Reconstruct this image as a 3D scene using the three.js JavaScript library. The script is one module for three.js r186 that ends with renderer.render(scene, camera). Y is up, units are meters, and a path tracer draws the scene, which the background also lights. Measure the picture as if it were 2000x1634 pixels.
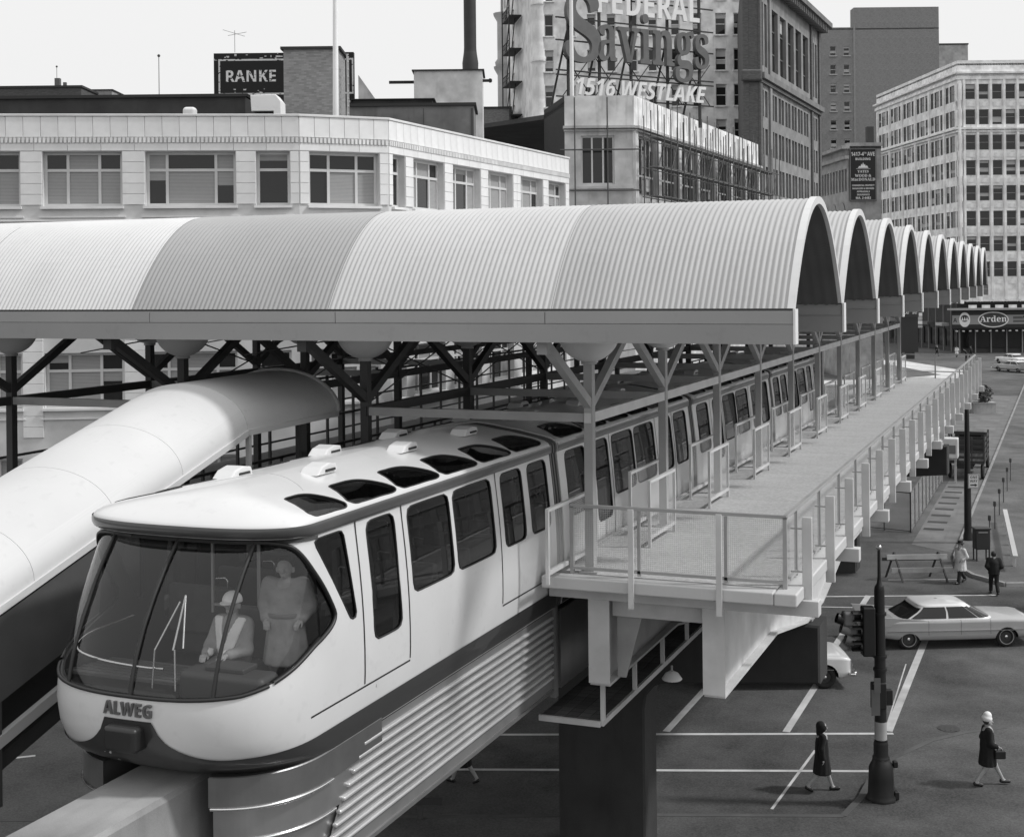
import * as THREE from 'three';
import { mergeGeometries } from 'three/addons/utils/BufferGeometryUtils.js';
import { RoundedBoxGeometry } from 'three/addons/geometries/RoundedBoxGeometry.js';
import { FontLoader } from 'three/addons/loaders/FontLoader.js';
import { TextGeometry } from 'three/addons/geometries/TextGeometry.js';
import { Brush, Evaluator, SUBTRACTION } from 'three-bvh-csg';

// ---------------------------------------------------------------- camera, sky, sun, exposure
// x: to the right of the track, y: up from the street, z: minus the distance along the track
const scene = new THREE.Scene();
const camera = new THREE.PerspectiveCamera(2 * Math.atan(817 / 2700) * 180 / Math.PI, 2000 / 1634, 0.1, 4000);
camera.position.set(9.4, 12.4, 0);
camera.rotation.order = 'YXZ';
camera.rotation.set(0, 22 * Math.PI / 180, -0.0102);
camera.setViewOffset(2000, 1634, 0, 271, 2000, 1634);      // view camera with a lowered lens: verticals stay upright
camera.updateProjectionMatrix();

const renderer = new THREE.WebGLRenderer({ antialias: true });
renderer.setSize(1024, 836);
renderer.toneMapping = THREE.LinearToneMapping;
renderer.toneMappingExposure = 1.0;
renderer.shadowMap.enabled = true;

const SUN = new THREE.Vector3(0.90, 1.02, -0.26).normalize();
{ // milky white sky, a little brighter round the veiled sun
  const W = 256, H = 128, d = new Float32Array(W * H * 4), v = new THREE.Vector3();
  for (let j = 0; j < H; j++) for (let i = 0; i < W; i++) {
    const th = (0.5 - (j + 0.5) / H) * -Math.PI, ph = ((i + 0.5) / W) * 2 * Math.PI - Math.PI;
    v.set(Math.cos(th) * Math.cos(ph), Math.sin(th), Math.cos(th) * Math.sin(ph));
    const c = Math.max(0, v.dot(SUN)), y = Math.max(0, v.y);
    const L = 0.86 + 0.16 * y + 0.25 * Math.pow(c, 6);
    const k = (j * W + i) * 4; d[k] = d[k + 1] = d[k + 2] = L; d[k + 3] = 1;
  }
  const t = new THREE.DataTexture(d, W, H, THREE.RGBAFormat, THREE.FloatType);
  t.mapping = THREE.EquirectangularReflectionMapping; t.magFilter = t.minFilter = THREE.LinearFilter; t.needsUpdate = true;
  scene.background = t; scene.environment = t;
}
const sun = new THREE.DirectionalLight(0xffffff, 2.3);
sun.position.copy(SUN).multiplyScalar(200).add(new THREE.Vector3(0, 0, -60));
sun.target.position.set(0, 0, -60);
sun.castShadow = true; sun.shadow.radius = 9; sun.shadow.mapSize.set(4096, 4096);
Object.assign(sun.shadow.camera, { left: -90, right: 90, top: 120, bottom: -120, near: 1, far: 500 });
scene.add(sun, sun.target);

// ---------------------------------------------------------------- helpers
let seed = 7;
const rnd = () => { seed |= 0; seed = seed + 0x6D2B79F5 | 0; let t = Math.imul(seed ^ seed >>> 15, 1 | seed); t = t + Math.imul(t ^ t >>> 7, 61 | t) ^ t; return ((t ^ t >>> 14) >>> 0) / 4294967296; };
const rr = (a, b) => a + (b - a) * rnd();
const lerp = (a, b, t) => a + (b - a) * t, clamp = (x, a, b) => Math.min(b, Math.max(a, x)), smooth = (x) => x * x * (3 - 2 * x);
const V = (x, y, s) => new THREE.Vector3(x, y, -s);                  // x, height, distance along the track
const ORD = ['first', 'second', 'third', 'fourth', 'fifth', 'sixth', 'seventh', 'eighth', 'ninth', 'tenth', 'eleventh', 'twelfth', 'thirteenth', 'fourteenth'];

function hash(x, y, s) { let h = Math.imul(x, 374761393) + Math.imul(y, 668265263) + Math.imul(s, 2147483647 ^ 97531) | 0; h = Math.imul(h ^ h >>> 13, 1274126177); return ((h ^ h >>> 16) >>> 0) / 4294967296; }
function vn(x, y, p, s) { // periodic value noise
  const xi = Math.floor(x), yi = Math.floor(y), fx = smooth(x - xi), fy = smooth(y - yi), m = (a) => ((a % p) + p) % p;
  return lerp(lerp(hash(m(xi), m(yi), s), hash(m(xi + 1), m(yi), s), fx), lerp(hash(m(xi), m(yi + 1), s), hash(m(xi + 1), m(yi + 1), s), fx), fy);
}
function fbm(u, v, p, o, s) { let a = 0, w = 0.5, n = 0; for (let i = 0; i < o; i++) { a += w * vn(u * p, v * p, p, s + i); n += w; w *= 0.55; p *= 2; } return a / n; }
function tex(size, metres, fn, srgb = true) {
  const d = new Uint8Array(size * size * 4);
  for (let j = 0; j < size; j++) for (let i = 0; i < size; i++) {
    const l = clamp(fn(i / size, j / size, i, j), 0, 1), b = Math.round(255 * (srgb ? (l <= 0.0031308 ? 12.92 * l : 1.055 * Math.pow(l, 1 / 2.4) - 0.055) : l)), k = (j * size + i) * 4;
    d[k] = d[k + 1] = d[k + 2] = b; d[k + 3] = 255;
  }
  const t = new THREE.DataTexture(d, size, size); t.wrapS = t.wrapT = THREE.RepeatWrapping; t.magFilter = THREE.LinearFilter; t.minFilter = THREE.LinearMipmapLinearFilter; t.generateMipmaps = true;
  t.repeat.set(1 / metres, 1 / metres); if (srgb) t.colorSpace = THREE.SRGBColorSpace; t.needsUpdate = true; return t;
}
const TX = {
  paint: tex(512, 5, (u, v) => 0.93 + 0.07 * (fbm(u, v, 5, 5, 1) - 0.5) * 2 - 0.05 * Math.max(0, fbm(u, v, 40, 3, 4) - 0.66) * 6),
  steel: tex(512, 3, (u, v) => 0.86 + 0.22 * (fbm(u, v, 6, 6, 11) - 0.5) * 2),
  concrete: tex(1024, 6, (u, v) => 0.76 + 0.34 * (fbm(u, v, 5, 7, 21) - 0.5) * 2 - 0.2 * Math.max(0, fbm(u * 1, v * 0.125, 32, 3, 25) - 0.55) * 2 + 0.1 * (hash(u * 1024 | 0, v * 1024 | 0, 3) - 0.5)),
  asphalt: tex(2048, 60, (u, v, i, j) => { const g = hash(i, j, 9) - 0.5; return 0.62 + 0.75 * (fbm(u, v, 9, 7, 31) - 0.5) + 0.5 * (fbm(u * 1, v * 1, 60, 5, 35) - 0.5) + 0.34 * g + 0.22 * (fbm(u * 0.25, v, 48, 3, 33) - 0.5) - 0.22 * Math.max(0, fbm(u, v, 16, 3, 38) - 0.62) * 4; }),
  deck: tex(1024, 4, (u, v, i, j) => 0.74 + 0.26 * (hash(i, j, 5) - 0.5) + 0.3 * (fbm(u, v, 90, 2, 41) - 0.5) + 0.2 * (fbm(u, v, 4, 4, 43) - 0.5)),
  brick: tex(512, 3.2, (u, v, i, j) => { const row = Math.floor(v * 42), uu = u * 14 + (row % 2) * 0.5, col = Math.floor(uu), fu = uu - col, fv = v * 42 - row; const m = fu < 0.05 || fv < 0.14; return m ? 0.6 : 0.62 + 0.26 * (hash((col % 14 + 14) % 14, row, 8) - 0.5) + 0.2 * (fbm(u, v, 5, 4, 51) - 0.5); }),
  terra: tex(512, 4, (u, v, i, j) => 0.84 + 0.16 * (fbm(u, v, 6, 6, 61) - 0.5) * 2 + 0.06 * (hash(i, j, 6) - 0.5)),
  stucco: tex(512, 7, (u, v) => 0.78 + 0.34 * (fbm(u, v, 8, 6, 71) - 0.5) * 2 - 0.25 * Math.max(0, fbm(u, v * 0.15, 24, 3, 77) - 0.6) * 2),
  cloth: tex(256, 0.5, (u, v, i, j) => 0.8 + 0.3 * (fbm(u, v, 6, 5, 81) - 0.5) + 0.1 * (hash(i, j, 7) - 0.5)),
  blind: tex(256, 1, (u, v) => { const f = (v * 18) % 1; return (f < 0.22 ? 0.45 : 0.82) + 0.05 * (fbm(u, v, 8, 3, 91) - 0.5); }),
  planks: tex(256, 1.2, (u, v) => { const f = (v * 6) % 1; return (f < 0.06 ? 0.15 : 0.6 + 0.4 * hash(Math.floor(v * 6), 0, 5)) + 0.3 * (fbm(u * 0.25, v, 32, 3, 95) - 0.5); }),
};
const bumpG = tex(512, 1.2, (u, v, i, j) => 0.5 + 0.5 * (hash(i, j, 2) - 0.5) + 0.5 * (fbm(u, v, 40, 3, 99) - 0.5), false);
const wireAlpha = tex(64, 0.03, (u, v) => (u < 0.15 || v < 0.15 ? 1 : 0), false);
const MEAN = { paint: 0.92, steel: 0.86, concrete: 0.73, asphalt: 0.6, deck: 0.74, brick: 0.62, terra: 0.84, stucco: 0.76, cloth: 0.8, blind: 0.74, planks: 0.75 };
const mats = {};
function M(a, rough = 0.7, t, o = {}) {
  const key = [a, rough, t, JSON.stringify(o)].join();
  if (mats[key]) return mats[key];
  const m = new THREE.MeshPhysicalMaterial({ roughness: rough, ...o, side: THREE.DoubleSide });
  if (t) { m.map = TX[t]; a = a / MEAN[t]; }
  if (t === 'asphalt' || t === 'deck' || t === 'concrete') { m.bumpMap = bumpG; m.bumpScale = t === 'asphalt' ? 0.008 : 0.003; }
  m.color.setRGB(a, a, a); return mats[key] = m;
}
const glassThin = (a, rough = 0.02) => M(a, rough, null, { transmission: 1, thickness: 0, ior: 1.5 });
const DARKGLASS = M(0.018, 0.06, null, { specularIntensity: 1 });
const WIRE = new THREE.MeshStandardMaterial({ color: new THREE.Color().setRGB(0.5, 0.5, 0.5), roughness: 0.6, alphaMap: wireAlpha, transparent: true, side: THREE.DoubleSide });

function uvm(g) { // uv in metres from the direction each face points
  if (g.userData.uvm) return g;
  if (!g.attributes.normal) g.computeVertexNormals();
  const p = g.attributes.position, n = g.attributes.normal, uv = new Float32Array(p.count * 2);
  for (let i = 0; i < p.count; i++) {
    const ax = Math.abs(n.getX(i)), ay = Math.abs(n.getY(i)), az = Math.abs(n.getZ(i));
    if (ay >= ax && ay >= az) { uv[2 * i] = p.getX(i); uv[2 * i + 1] = p.getZ(i); } else if (ax >= az) { uv[2 * i] = p.getZ(i); uv[2 * i + 1] = p.getY(i); } else { uv[2 * i] = p.getX(i); uv[2 * i + 1] = p.getY(i); }
  }
  g.setAttribute('uv', new THREE.BufferAttribute(uv, 2)); g.userData.uvm = 1; return g;
}
const clean = (g) => { const h = g.index ? g.toNonIndexed() : g; for (const k of Object.keys(h.attributes)) if (!['position', 'normal', 'uv'].includes(k)) h.deleteAttribute(k); if (!h.attributes.uv) h.setAttribute('uv', new THREE.BufferAttribute(new Float32Array(h.attributes.position.count * 2), 2)); return h; };
const join = (a) => { const g = mergeGeometries(a.map(clean)); g.clearGroups(); return g; };
const bx = (w, h, d, x = 0, y = 0, z = 0) => new THREE.BoxGeometry(w, h, d).translate(x, y, z);
const rbx = (w, h, d, r, x = 0, y = 0, z = 0, n = 2) => new RoundedBoxGeometry(w, h, d, n, r).translate(x, y, z);
function aim(g, p, q) { const d = q.clone().sub(p), L = d.length(); d.normalize(); const up = Math.abs(d.y) > 0.99 ? new THREE.Vector3(1, 0, 0) : new THREE.Vector3(0, 1, 0), zx = up.clone().cross(d).normalize(), yy = d.clone().cross(zx); return g.applyMatrix4(new THREE.Matrix4().makeBasis(zx, yy, d).setPosition(p.clone().add(q).multiplyScalar(0.5))); }
const bar = (p, q, w, h) => aim(new THREE.BoxGeometry(w, h, p.distanceTo(q)), p, q);             // w across, h upright
const rod = (p, q, r, r2 = r, n = 8) => aim(new THREE.CylinderGeometry(r2, r, p.distanceTo(q), n).rotateX(Math.PI / 2), p, q);
const pipe = (pts, r, n = 48, m = 6, closed = false) => new THREE.TubeGeometry(new THREE.CatmullRomCurve3(pts, closed, 'centripetal'), n, r, m, closed);
const lathe = (pts, n = 16) => new THREE.LatheGeometry(pts.map(([r, y]) => new THREE.Vector2(r, y)), n);
const used = {};
function numbered(n) { const k = used[n] = (used[n] ?? -1) + 1; return k ? n + '_' + String(k).padStart(3, '0') : n; }
function tag(o, label, category, group, kind) { o.userData = kind === 'structure' ? { kind } : { label, category }; if (group) o.userData.group = group; if (kind) o.userData.kind = kind; return o; }
function thing(name, label, category, pos = [0, 0, 0], ry = 0, group) { const g = new THREE.Group(); g.name = numbered(name); g.position.set(...pos); g.rotation.y = ry; scene.add(g); return tag(g, label, category, group); }
function part(parent, name, geom, mat, pos, ry) {
  if (Array.isArray(geom)) geom = join(geom);
  const m = new THREE.Mesh(uvm(geom), mat); m.name = name; m.castShadow = m.receiveShadow = true;
  if (pos) m.position.set(...pos); if (ry) m.rotation.y = ry; parent.add(m); return m;
}
function solo(name, label, category, geom, mat, group, kind) { const m = part(scene, numbered(name), geom, mat); return tag(m, label, category, group, kind); }
function copy(o, label, pos, ry) { const c = o.clone(); c.name = numbered(o.name.replace(/_\d{3}$/, '')); c.userData = { ...o.userData, label }; if (pos) c.position.set(...pos); if (ry !== undefined) c.rotation.y = ry; scene.add(c); return c; }
const gcache = {};
const G = (key, fn) => gcache[key] ?? (gcache[key] = uvm(fn()));
function grid(nu, nv, fn) { // surface from fn(u, v) -> Vector3
  const p = [], idx = [];
  for (let j = 0; j <= nv; j++) for (let i = 0; i <= nu; i++) { const q = fn(i / nu, j / nv); p.push(q.x, q.y, q.z); }
  for (let j = 0; j < nv; j++) for (let i = 0; i < nu; i++) { const a = j * (nu + 1) + i, b = a + 1, c = a + nu + 1, d = c + 1; idx.push(a, b, d, a, d, c); }
  const g = new THREE.BufferGeometry(); g.setAttribute('position', new THREE.Float32BufferAttribute(p, 3)); g.setIndex(idx); g.computeVertexNormals(); return g;
}
function roundPoly(pts, r, n = 5) { // polygon with rounded corners -> list of points
  const out = [], N = pts.length;
  pts.forEach((p, i) => {
    const a = pts[(i + N - 1) % N], b = pts[(i + 1) % N], R = p[2] ?? r, da = Math.hypot(a[0] - p[0], a[1] - p[1]), db = Math.hypot(b[0] - p[0], b[1] - p[1]);
    const k = Math.min(R, da / 2, db / 2), s = [p[0] + (a[0] - p[0]) / da * k, p[1] + (a[1] - p[1]) / da * k], e = [p[0] + (b[0] - p[0]) / db * k, p[1] + (b[1] - p[1]) / db * k];
    for (let t = 0; t <= n; t++) { const w = t / n; out.push([(1 - w) ** 2 * s[0] + 2 * w * (1 - w) * p[0] + w * w * e[0], (1 - w) ** 2 * s[1] + 2 * w * (1 - w) * p[1] + w * w * e[1]]); }
  });
  return out;
}
const shape = (pts) => new THREE.Shape(pts.map(([x, y]) => new THREE.Vector2(x, y)));
const rect = (x0, y0, x1, y1) => [[x0, y0], [x1, y0], [x1, y1], [x0, y1]];
const extr = (sh, depth, o = {}) => new THREE.ExtrudeGeometry(sh, { depth, bevelEnabled: false, ...o });
const FT = {};
for (const k of ['sans_bold', 'serif_bold', 'sans_regular']) FT[k] = await new FontLoader().loadAsync(`fonts/droid/droid_${k}.typeface.json`);
function text3(s, size, depth, font = 'sans_bold', bevel = 0) { const g = new TextGeometry(s, { font: FT[font], size, depth, curveSegments: 6, bevelEnabled: bevel > 0, bevelSize: bevel, bevelThickness: bevel, bevelSegments: 1 }); g.computeBoundingBox(); return g; }
function canvasTex(w, h, draw) { const c = document.createElement('canvas'); c.width = w; c.height = h; draw(c.getContext('2d'), w, h); const t = new THREE.CanvasTexture(c); t.colorSpace = THREE.SRGBColorSpace; return t; }
function panelMat(t, rough = 0.6) { const m = new THREE.MeshStandardMaterial({ map: t, roughness: rough, side: THREE.DoubleSide }); return m; }
function printed(parent, name, w, h, mat, pos, ry, lift = 0) { const g = new THREE.PlaneGeometry(w, h); g.userData.uvm = 1; return part(parent, name, g, mat, pos, ry); }

// ---------------------------------------------------------------- street
const ASPH = M(0.08, 0.9, 'asphalt'), WALK = M(0.1, 0.88, 'asphalt'), NEARWALK = M(0.088, 0.9, 'asphalt'), PAINT = M(0.55, 0.75, 'concrete'), KERB = M(0.26, 0.85, 'concrete');
const street = solo('street', '', '', new THREE.PlaneGeometry(3000, 3000).rotateX(-Math.PI / 2).translate(0, 0, -400), ASPH, null, 'structure');
function slabOf(name, pts, y, mat) { const g = extr(shape(pts.map(([x, s]) => [x, s])), y).rotateX(-Math.PI / 2); return solo(name, '', '', g, mat, null, 'structure'); }
function kerbAlong(parent, pts, mat = KERB) { for (let i = 0; i + 1 < pts.length; i++) part(parent, 'kerb_stone', bar(V(pts[i][0], 0.073, pts[i][1]), V(pts[i + 1][0], 0.073, pts[i + 1][1]), 0.16, 0.152), mat); }
{
  const near = [[-14, 24.7], [0.27, 30.39], [4.5, 31.9], [4.72, 33.2], [4.77, 34.4], [5.14, 36.26], [5.89, 37.9], [6.65, 38.85], [7.66, 39.7], [40, 52.8]];
  const a = slabOf('near_pavement', [...near, [40, -10], [-14, -10]], 0.14, NEARWALK); kerbAlong(a, near.slice(0, 9), M(0.085, 0.9, 'concrete'));
  const far = [[4.58, 178], [4.58, 150], [4.58, 120], [4.58, 95], [4.58, 78], [4.6, 63.5], [4.9, 61.2], [5.6, 59.6], [6.9, 58.3], [14, 61.2]];
  const b = slabOf('far_pavement', [...far, [40, 71.5], [40, 178]], 0.14, WALK); kerbAlong(b, far);
  const left = [[-60, 16.5], [-40, 24.6], [-19.7, 32.9], [-14.2, 36.2], [-12.6, 40], [-12.4, 120]];
  const c = slabOf('left_pavement', [...left, [-60, 120]], 0.14, WALK); kerbAlong(c, left);
  const isl = [[-30, 150], [-9, 163], [-1.5, 178], [-2.2, 184], [-13, 206], [-30, 212]];
  const d = slabOf('traffic_island', isl, 0.14, M(0.5, 0.85, 'concrete'));
  slabOf('island_roadway', [[-30, 158], [-10.5, 169], [-5.5, 178], [-13.5, 196], [-30, 203]], 0.15, WALK);
}
slabOf('concrete_roadway', [[2.5, 66], [4.48, 64.5], [4.48, 150], [-6, 150], [-1, 100], [2.5, 92]], 0.006, M(0.13, 0.88, 'stucco'));
let mk = 0;
function stripe(x0, s0, x1, s1, w) { part(street, 'lane_marking', bar(V(x0, 0.003, s0), V(x1, 0.003, s1), w, 0.002), PAINT).position.y = 0.0008 * (mk++ % 4); }
for (const [a, b, c, d, w] of [[-0.93, 40.8, -0.97, 36.6, 0.2], [2.13, 42.5, 2.1, 37.7, 0.2], [4.72, 52.0, 4.69, 38.7, 0.22], [2.02, 54.9, 1.95, 45.2, 0.22], [-0.95, 55, -0.95, 47, 0.2],
  [3.09, 36.5, 2.83, 32.1, 0.07], [-8, 33.7, 4.84, 38.55, 0.15], [-8, 30.9, 4.64, 35.42, 0.14], [-2, 53.2, 6.6, 56.6, 0.14], [0.1, 52.3, 2.8, 53.0, 0.1], [2.4, 58.0, 5.0, 59.0, 0.06],
  [-24.2, 42.5, -23.4, 41.4, 0.16], [-16.7, 28.4, -16.0, 29.0, 0.12], [4.42, 45.6, 4.6, 38.9, 0.04]]) stripe(a, b, c, d, w);
for (let k = 0; k < 8; k++) part(street, 'dark_paving_patch', bx(0.95, 0.004, 0.55, 3.1, 0.009, -(70.3 + k * 2.05)), M(0.03, 0.9, 'asphalt'));
tag(part(scene, 'manhole_cover', [new THREE.CylinderGeometry(0.3, 0.3, 0.03, 28).translate(6.2, -0.004, -39.5), ...[-0.2, -0.07, 0.07, 0.2].map((k) => bx(0.05, 0.01, 0.4, 6.2 + k, 0.014, -39.5))], M(0.05, 0.7, 'steel')), 'round dark iron cover set in the road by the near corner', 'manhole cover');

// ---------------------------------------------------------------- station
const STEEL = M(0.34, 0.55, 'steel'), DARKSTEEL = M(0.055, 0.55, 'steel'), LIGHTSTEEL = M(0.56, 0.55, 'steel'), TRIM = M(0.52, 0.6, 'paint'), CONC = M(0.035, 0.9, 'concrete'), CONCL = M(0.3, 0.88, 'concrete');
const NB = 11, PITCH = 4.27, SV = 18.5, SC = 20.8, XR = 5.98, XL = -12.15, DECK = 7.75;

// barrel vaults run across the tracks, corrugated, four panels of different paint each
const YF = 11.97, RISE = 1.58;
function vaultPanel(x0, x1, per, na) {
  const half = PITCH / 2 - 0.06, nx = Math.round((x1 - x0) / 0.085) * per, P = (x, a) => {
    const t = Math.abs(a) < 1 ? a : Math.sign(a), h = 0.011 * Math.sin(2 * Math.PI * x / 0.085), nl = Math.hypot(half, 2 * RISE * t);
    return V(x, YF + RISE * (1 - t * t) + h * half / nl, t * half + h * 2 * RISE * t / nl * (half / nl) * 0 + h * (2 * RISE * t) / nl);
  };
  return grid(nx, na, (u, v) => P(lerp(x0, x1, u), 2 * v - 1));
}
const panelTone = [M(0.4, 0.55, 'paint'), M(0.49, 0.55, 'paint'), M(0.34, 0.55, 'paint'), M(0.58, 0.55, 'paint'), M(0.57, 0.55, 'paint')];
const cuts = [XR - 0.05, 2.5, -1.15, -4.8, -8.45, XL];
function rimShape() { const o = [], i = [], h = PITCH / 2 - 0.06; for (let k = 0; k <= 28; k++) { const t = 2 * k / 28 - 1; o.push([t * (h + 0.015), YF + (RISE + 0.035) * (1 - t * t)]); i.push([t * (h - 0.055), YF + (RISE - 0.075) * (1 - t * t)]); } return shape([...o, ...i.reverse()]); }
const rimGeo = uvm(extr(rimShape(), 0.1).rotateY(Math.PI / 2).translate(XR - 0.1, 0, 0));
const rimGeoL = uvm(extr(rimShape(), 0.1).rotateY(Math.PI / 2).translate(XL - 0.1, 0, 0));
for (let k = 0; k < NB; k++) {
  const t = thing('barrel_vault', `${k ? ORD[k] : 'nearest'} white corrugated barrel vault of the station roof${k === NB - 1 ? ', farthest of the row' : k ? ', counting from the camera' : ''}`, 'roof vault', V(0, 0, SV + PITCH * (k + 0.5)).toArray(), 0, 'corrugated vaults over the station');
  const per = k < 2 ? 6 : 4, na = k < 2 ? 40 : 22;
  for (let j = 0; j < 5; j++) part(t, 'roof_panel', G(`vp${j}_${per}`, () => vaultPanel(cuts[j + 1] + (j < 4 ? 0.004 : 0), cuts[j], per, na)), panelTone[j]);
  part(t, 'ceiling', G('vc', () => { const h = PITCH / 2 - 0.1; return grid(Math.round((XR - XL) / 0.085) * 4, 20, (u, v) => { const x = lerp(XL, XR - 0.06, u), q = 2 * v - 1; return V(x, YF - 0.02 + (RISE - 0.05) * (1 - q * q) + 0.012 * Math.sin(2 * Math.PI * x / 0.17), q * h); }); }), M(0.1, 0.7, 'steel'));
  part(t, 'end_rim', rimGeo, M(0.62, 0.5, 'paint')); part(t, 'end_rim', rimGeoL, M(0.62, 0.5, 'paint'));
}
for (let k = 0; k <= NB; k++) {
  const s = SV + PITCH * k, t = thing('valley_beam', `${k ? ORD[k] : 'front'} two-step grey edge beam ${k === 0 ? 'along the foot of the nearest vault' : k === NB ? 'at the far end of the vault row' : 'in the valley between two vaults, counted from the camera'}`, 'beam', V(0, 0, s).toArray(), 0, 'beams between the roof vaults');
  const seams = [XR, 2.45, -0.95, -4.35, -7.75, XL];
  for (let j = 0; j < 5; j++) part(t, 'upper_board', bx(seams[j] - seams[j + 1] - 0.012, 0.175, 0.13, (seams[j] + seams[j + 1]) / 2, 11.86, 0), M(0.3, 0.6, 'paint'));
  part(t, 'lower_board', bx(XR - XL + 0.02, 0.265, 0.17, (XR + XL) / 2, 11.633, 0), M(0.265, 0.6, 'paint'));
  part(t, 'gutter_line', bx(XR - XL - 0.04, 0.03, 0.06, (XR + XL) / 2, 11.963, 0), M(0.03, 0.7));
  part(t, 'end_plate', bx(0.03, 0.47, 0.2, XR + 0.02, 11.735, 0), M(0.75, 0.5, 'paint'));
}
// columns with branching arms, globe lamps, braces
const ROWS = [[2.3, 'the platform row beside the train'], [-1.7, 'the dark row left of the train'], [-5.4, 'the row left of the curved stair roof'], [-9.3, 'the outermost left row']];
const dirs = (n) => (n ? `${ORD[n]} from the near end` : 'nearest of its row');
function column(mat) {
  const t = thing('canopy_column', '', 'column'); const yj = 10.42;
  part(t, 'post', rbx(0.15, 11.1 - DECK, 0.15, 0.012, 0, (11.1 + DECK) / 2, 0, 1), mat);
  for (const d of [-1, 1]) part(t, 'arm', bar(new THREE.Vector3(0, yj, d * 0.05), new THREE.Vector3(0, 11.5, d * 2.05), 0.12, 0.14), mat);
  part(t, 'base_plate', bx(0.3, 0.025, 0.3, 0, DECK + 0.0145, 0), mat);
  for (const d of [-1, 1]) part(t, 'arm_bracket', bx(0.16, 0.2, 0.14, 0, 11.41, d * 2.03), mat);
  return t;
}
const lampGlass = M(0.62, 0.45, 'paint');
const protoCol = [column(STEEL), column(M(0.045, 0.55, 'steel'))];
let protoLamp = null;
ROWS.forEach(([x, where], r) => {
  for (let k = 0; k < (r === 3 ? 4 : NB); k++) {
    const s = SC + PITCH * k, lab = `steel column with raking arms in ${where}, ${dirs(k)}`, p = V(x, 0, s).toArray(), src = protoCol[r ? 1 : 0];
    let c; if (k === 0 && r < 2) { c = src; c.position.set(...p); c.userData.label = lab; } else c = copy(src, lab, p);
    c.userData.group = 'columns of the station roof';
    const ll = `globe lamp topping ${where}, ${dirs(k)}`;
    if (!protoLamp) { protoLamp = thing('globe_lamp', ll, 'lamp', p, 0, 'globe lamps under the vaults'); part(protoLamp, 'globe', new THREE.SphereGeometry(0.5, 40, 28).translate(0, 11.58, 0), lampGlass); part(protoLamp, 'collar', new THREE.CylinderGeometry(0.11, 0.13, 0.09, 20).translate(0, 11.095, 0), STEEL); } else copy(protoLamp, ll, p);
  }
});
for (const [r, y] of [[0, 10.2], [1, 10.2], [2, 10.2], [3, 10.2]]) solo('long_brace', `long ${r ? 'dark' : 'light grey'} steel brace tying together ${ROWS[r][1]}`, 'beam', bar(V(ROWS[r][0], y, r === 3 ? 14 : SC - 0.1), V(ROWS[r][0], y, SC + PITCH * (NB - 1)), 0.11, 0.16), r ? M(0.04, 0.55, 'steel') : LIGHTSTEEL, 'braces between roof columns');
for (let k = 0; k < NB; k++) for (const [a, b, w] of [[0, 1, 'over the train track'], [2, 3, 'over the empty left track']]) if (b < 3 || k < 4)
  solo('cross_brace', `horizontal grey steel brace ${w}, ${k ? ORD[k] + ' from the near end' : 'nearest the camera'}`, 'beam', bar(V(ROWS[a][0] - 0.08, 10.2, SC + PITCH * k), V(ROWS[b][0] + 0.08, 10.2, SC + PITCH * k), 0.11, 0.14), STEEL, 'braces across the tracks');
for (let k = 0; k < 7; k++) for (const r of [1, 2]) { const s = SC + PITCH * k, x = ROWS[r][0]; solo('tie_rods', `thin crossed tie rods in ${ROWS[r][1]}, ${k ? ORD[k] + ' bay' : 'nearest bay'}`, 'tie rods', [rod(V(x, 11.45, s), V(x, 10.3, s + PITCH), 0.014, 0.014, 5), rod(V(x, 10.3, s), V(x, 11.45, s + PITCH), 0.014, 0.014, 5), rod(V(x, 11.5, s), V(ROWS[r + 1] ? ROWS[r + 1][0] : x, 11.0, s + 2), 0.014, 0.014, 5)], M(0.05, 0.6), 'crossed tie rods'); }

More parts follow.
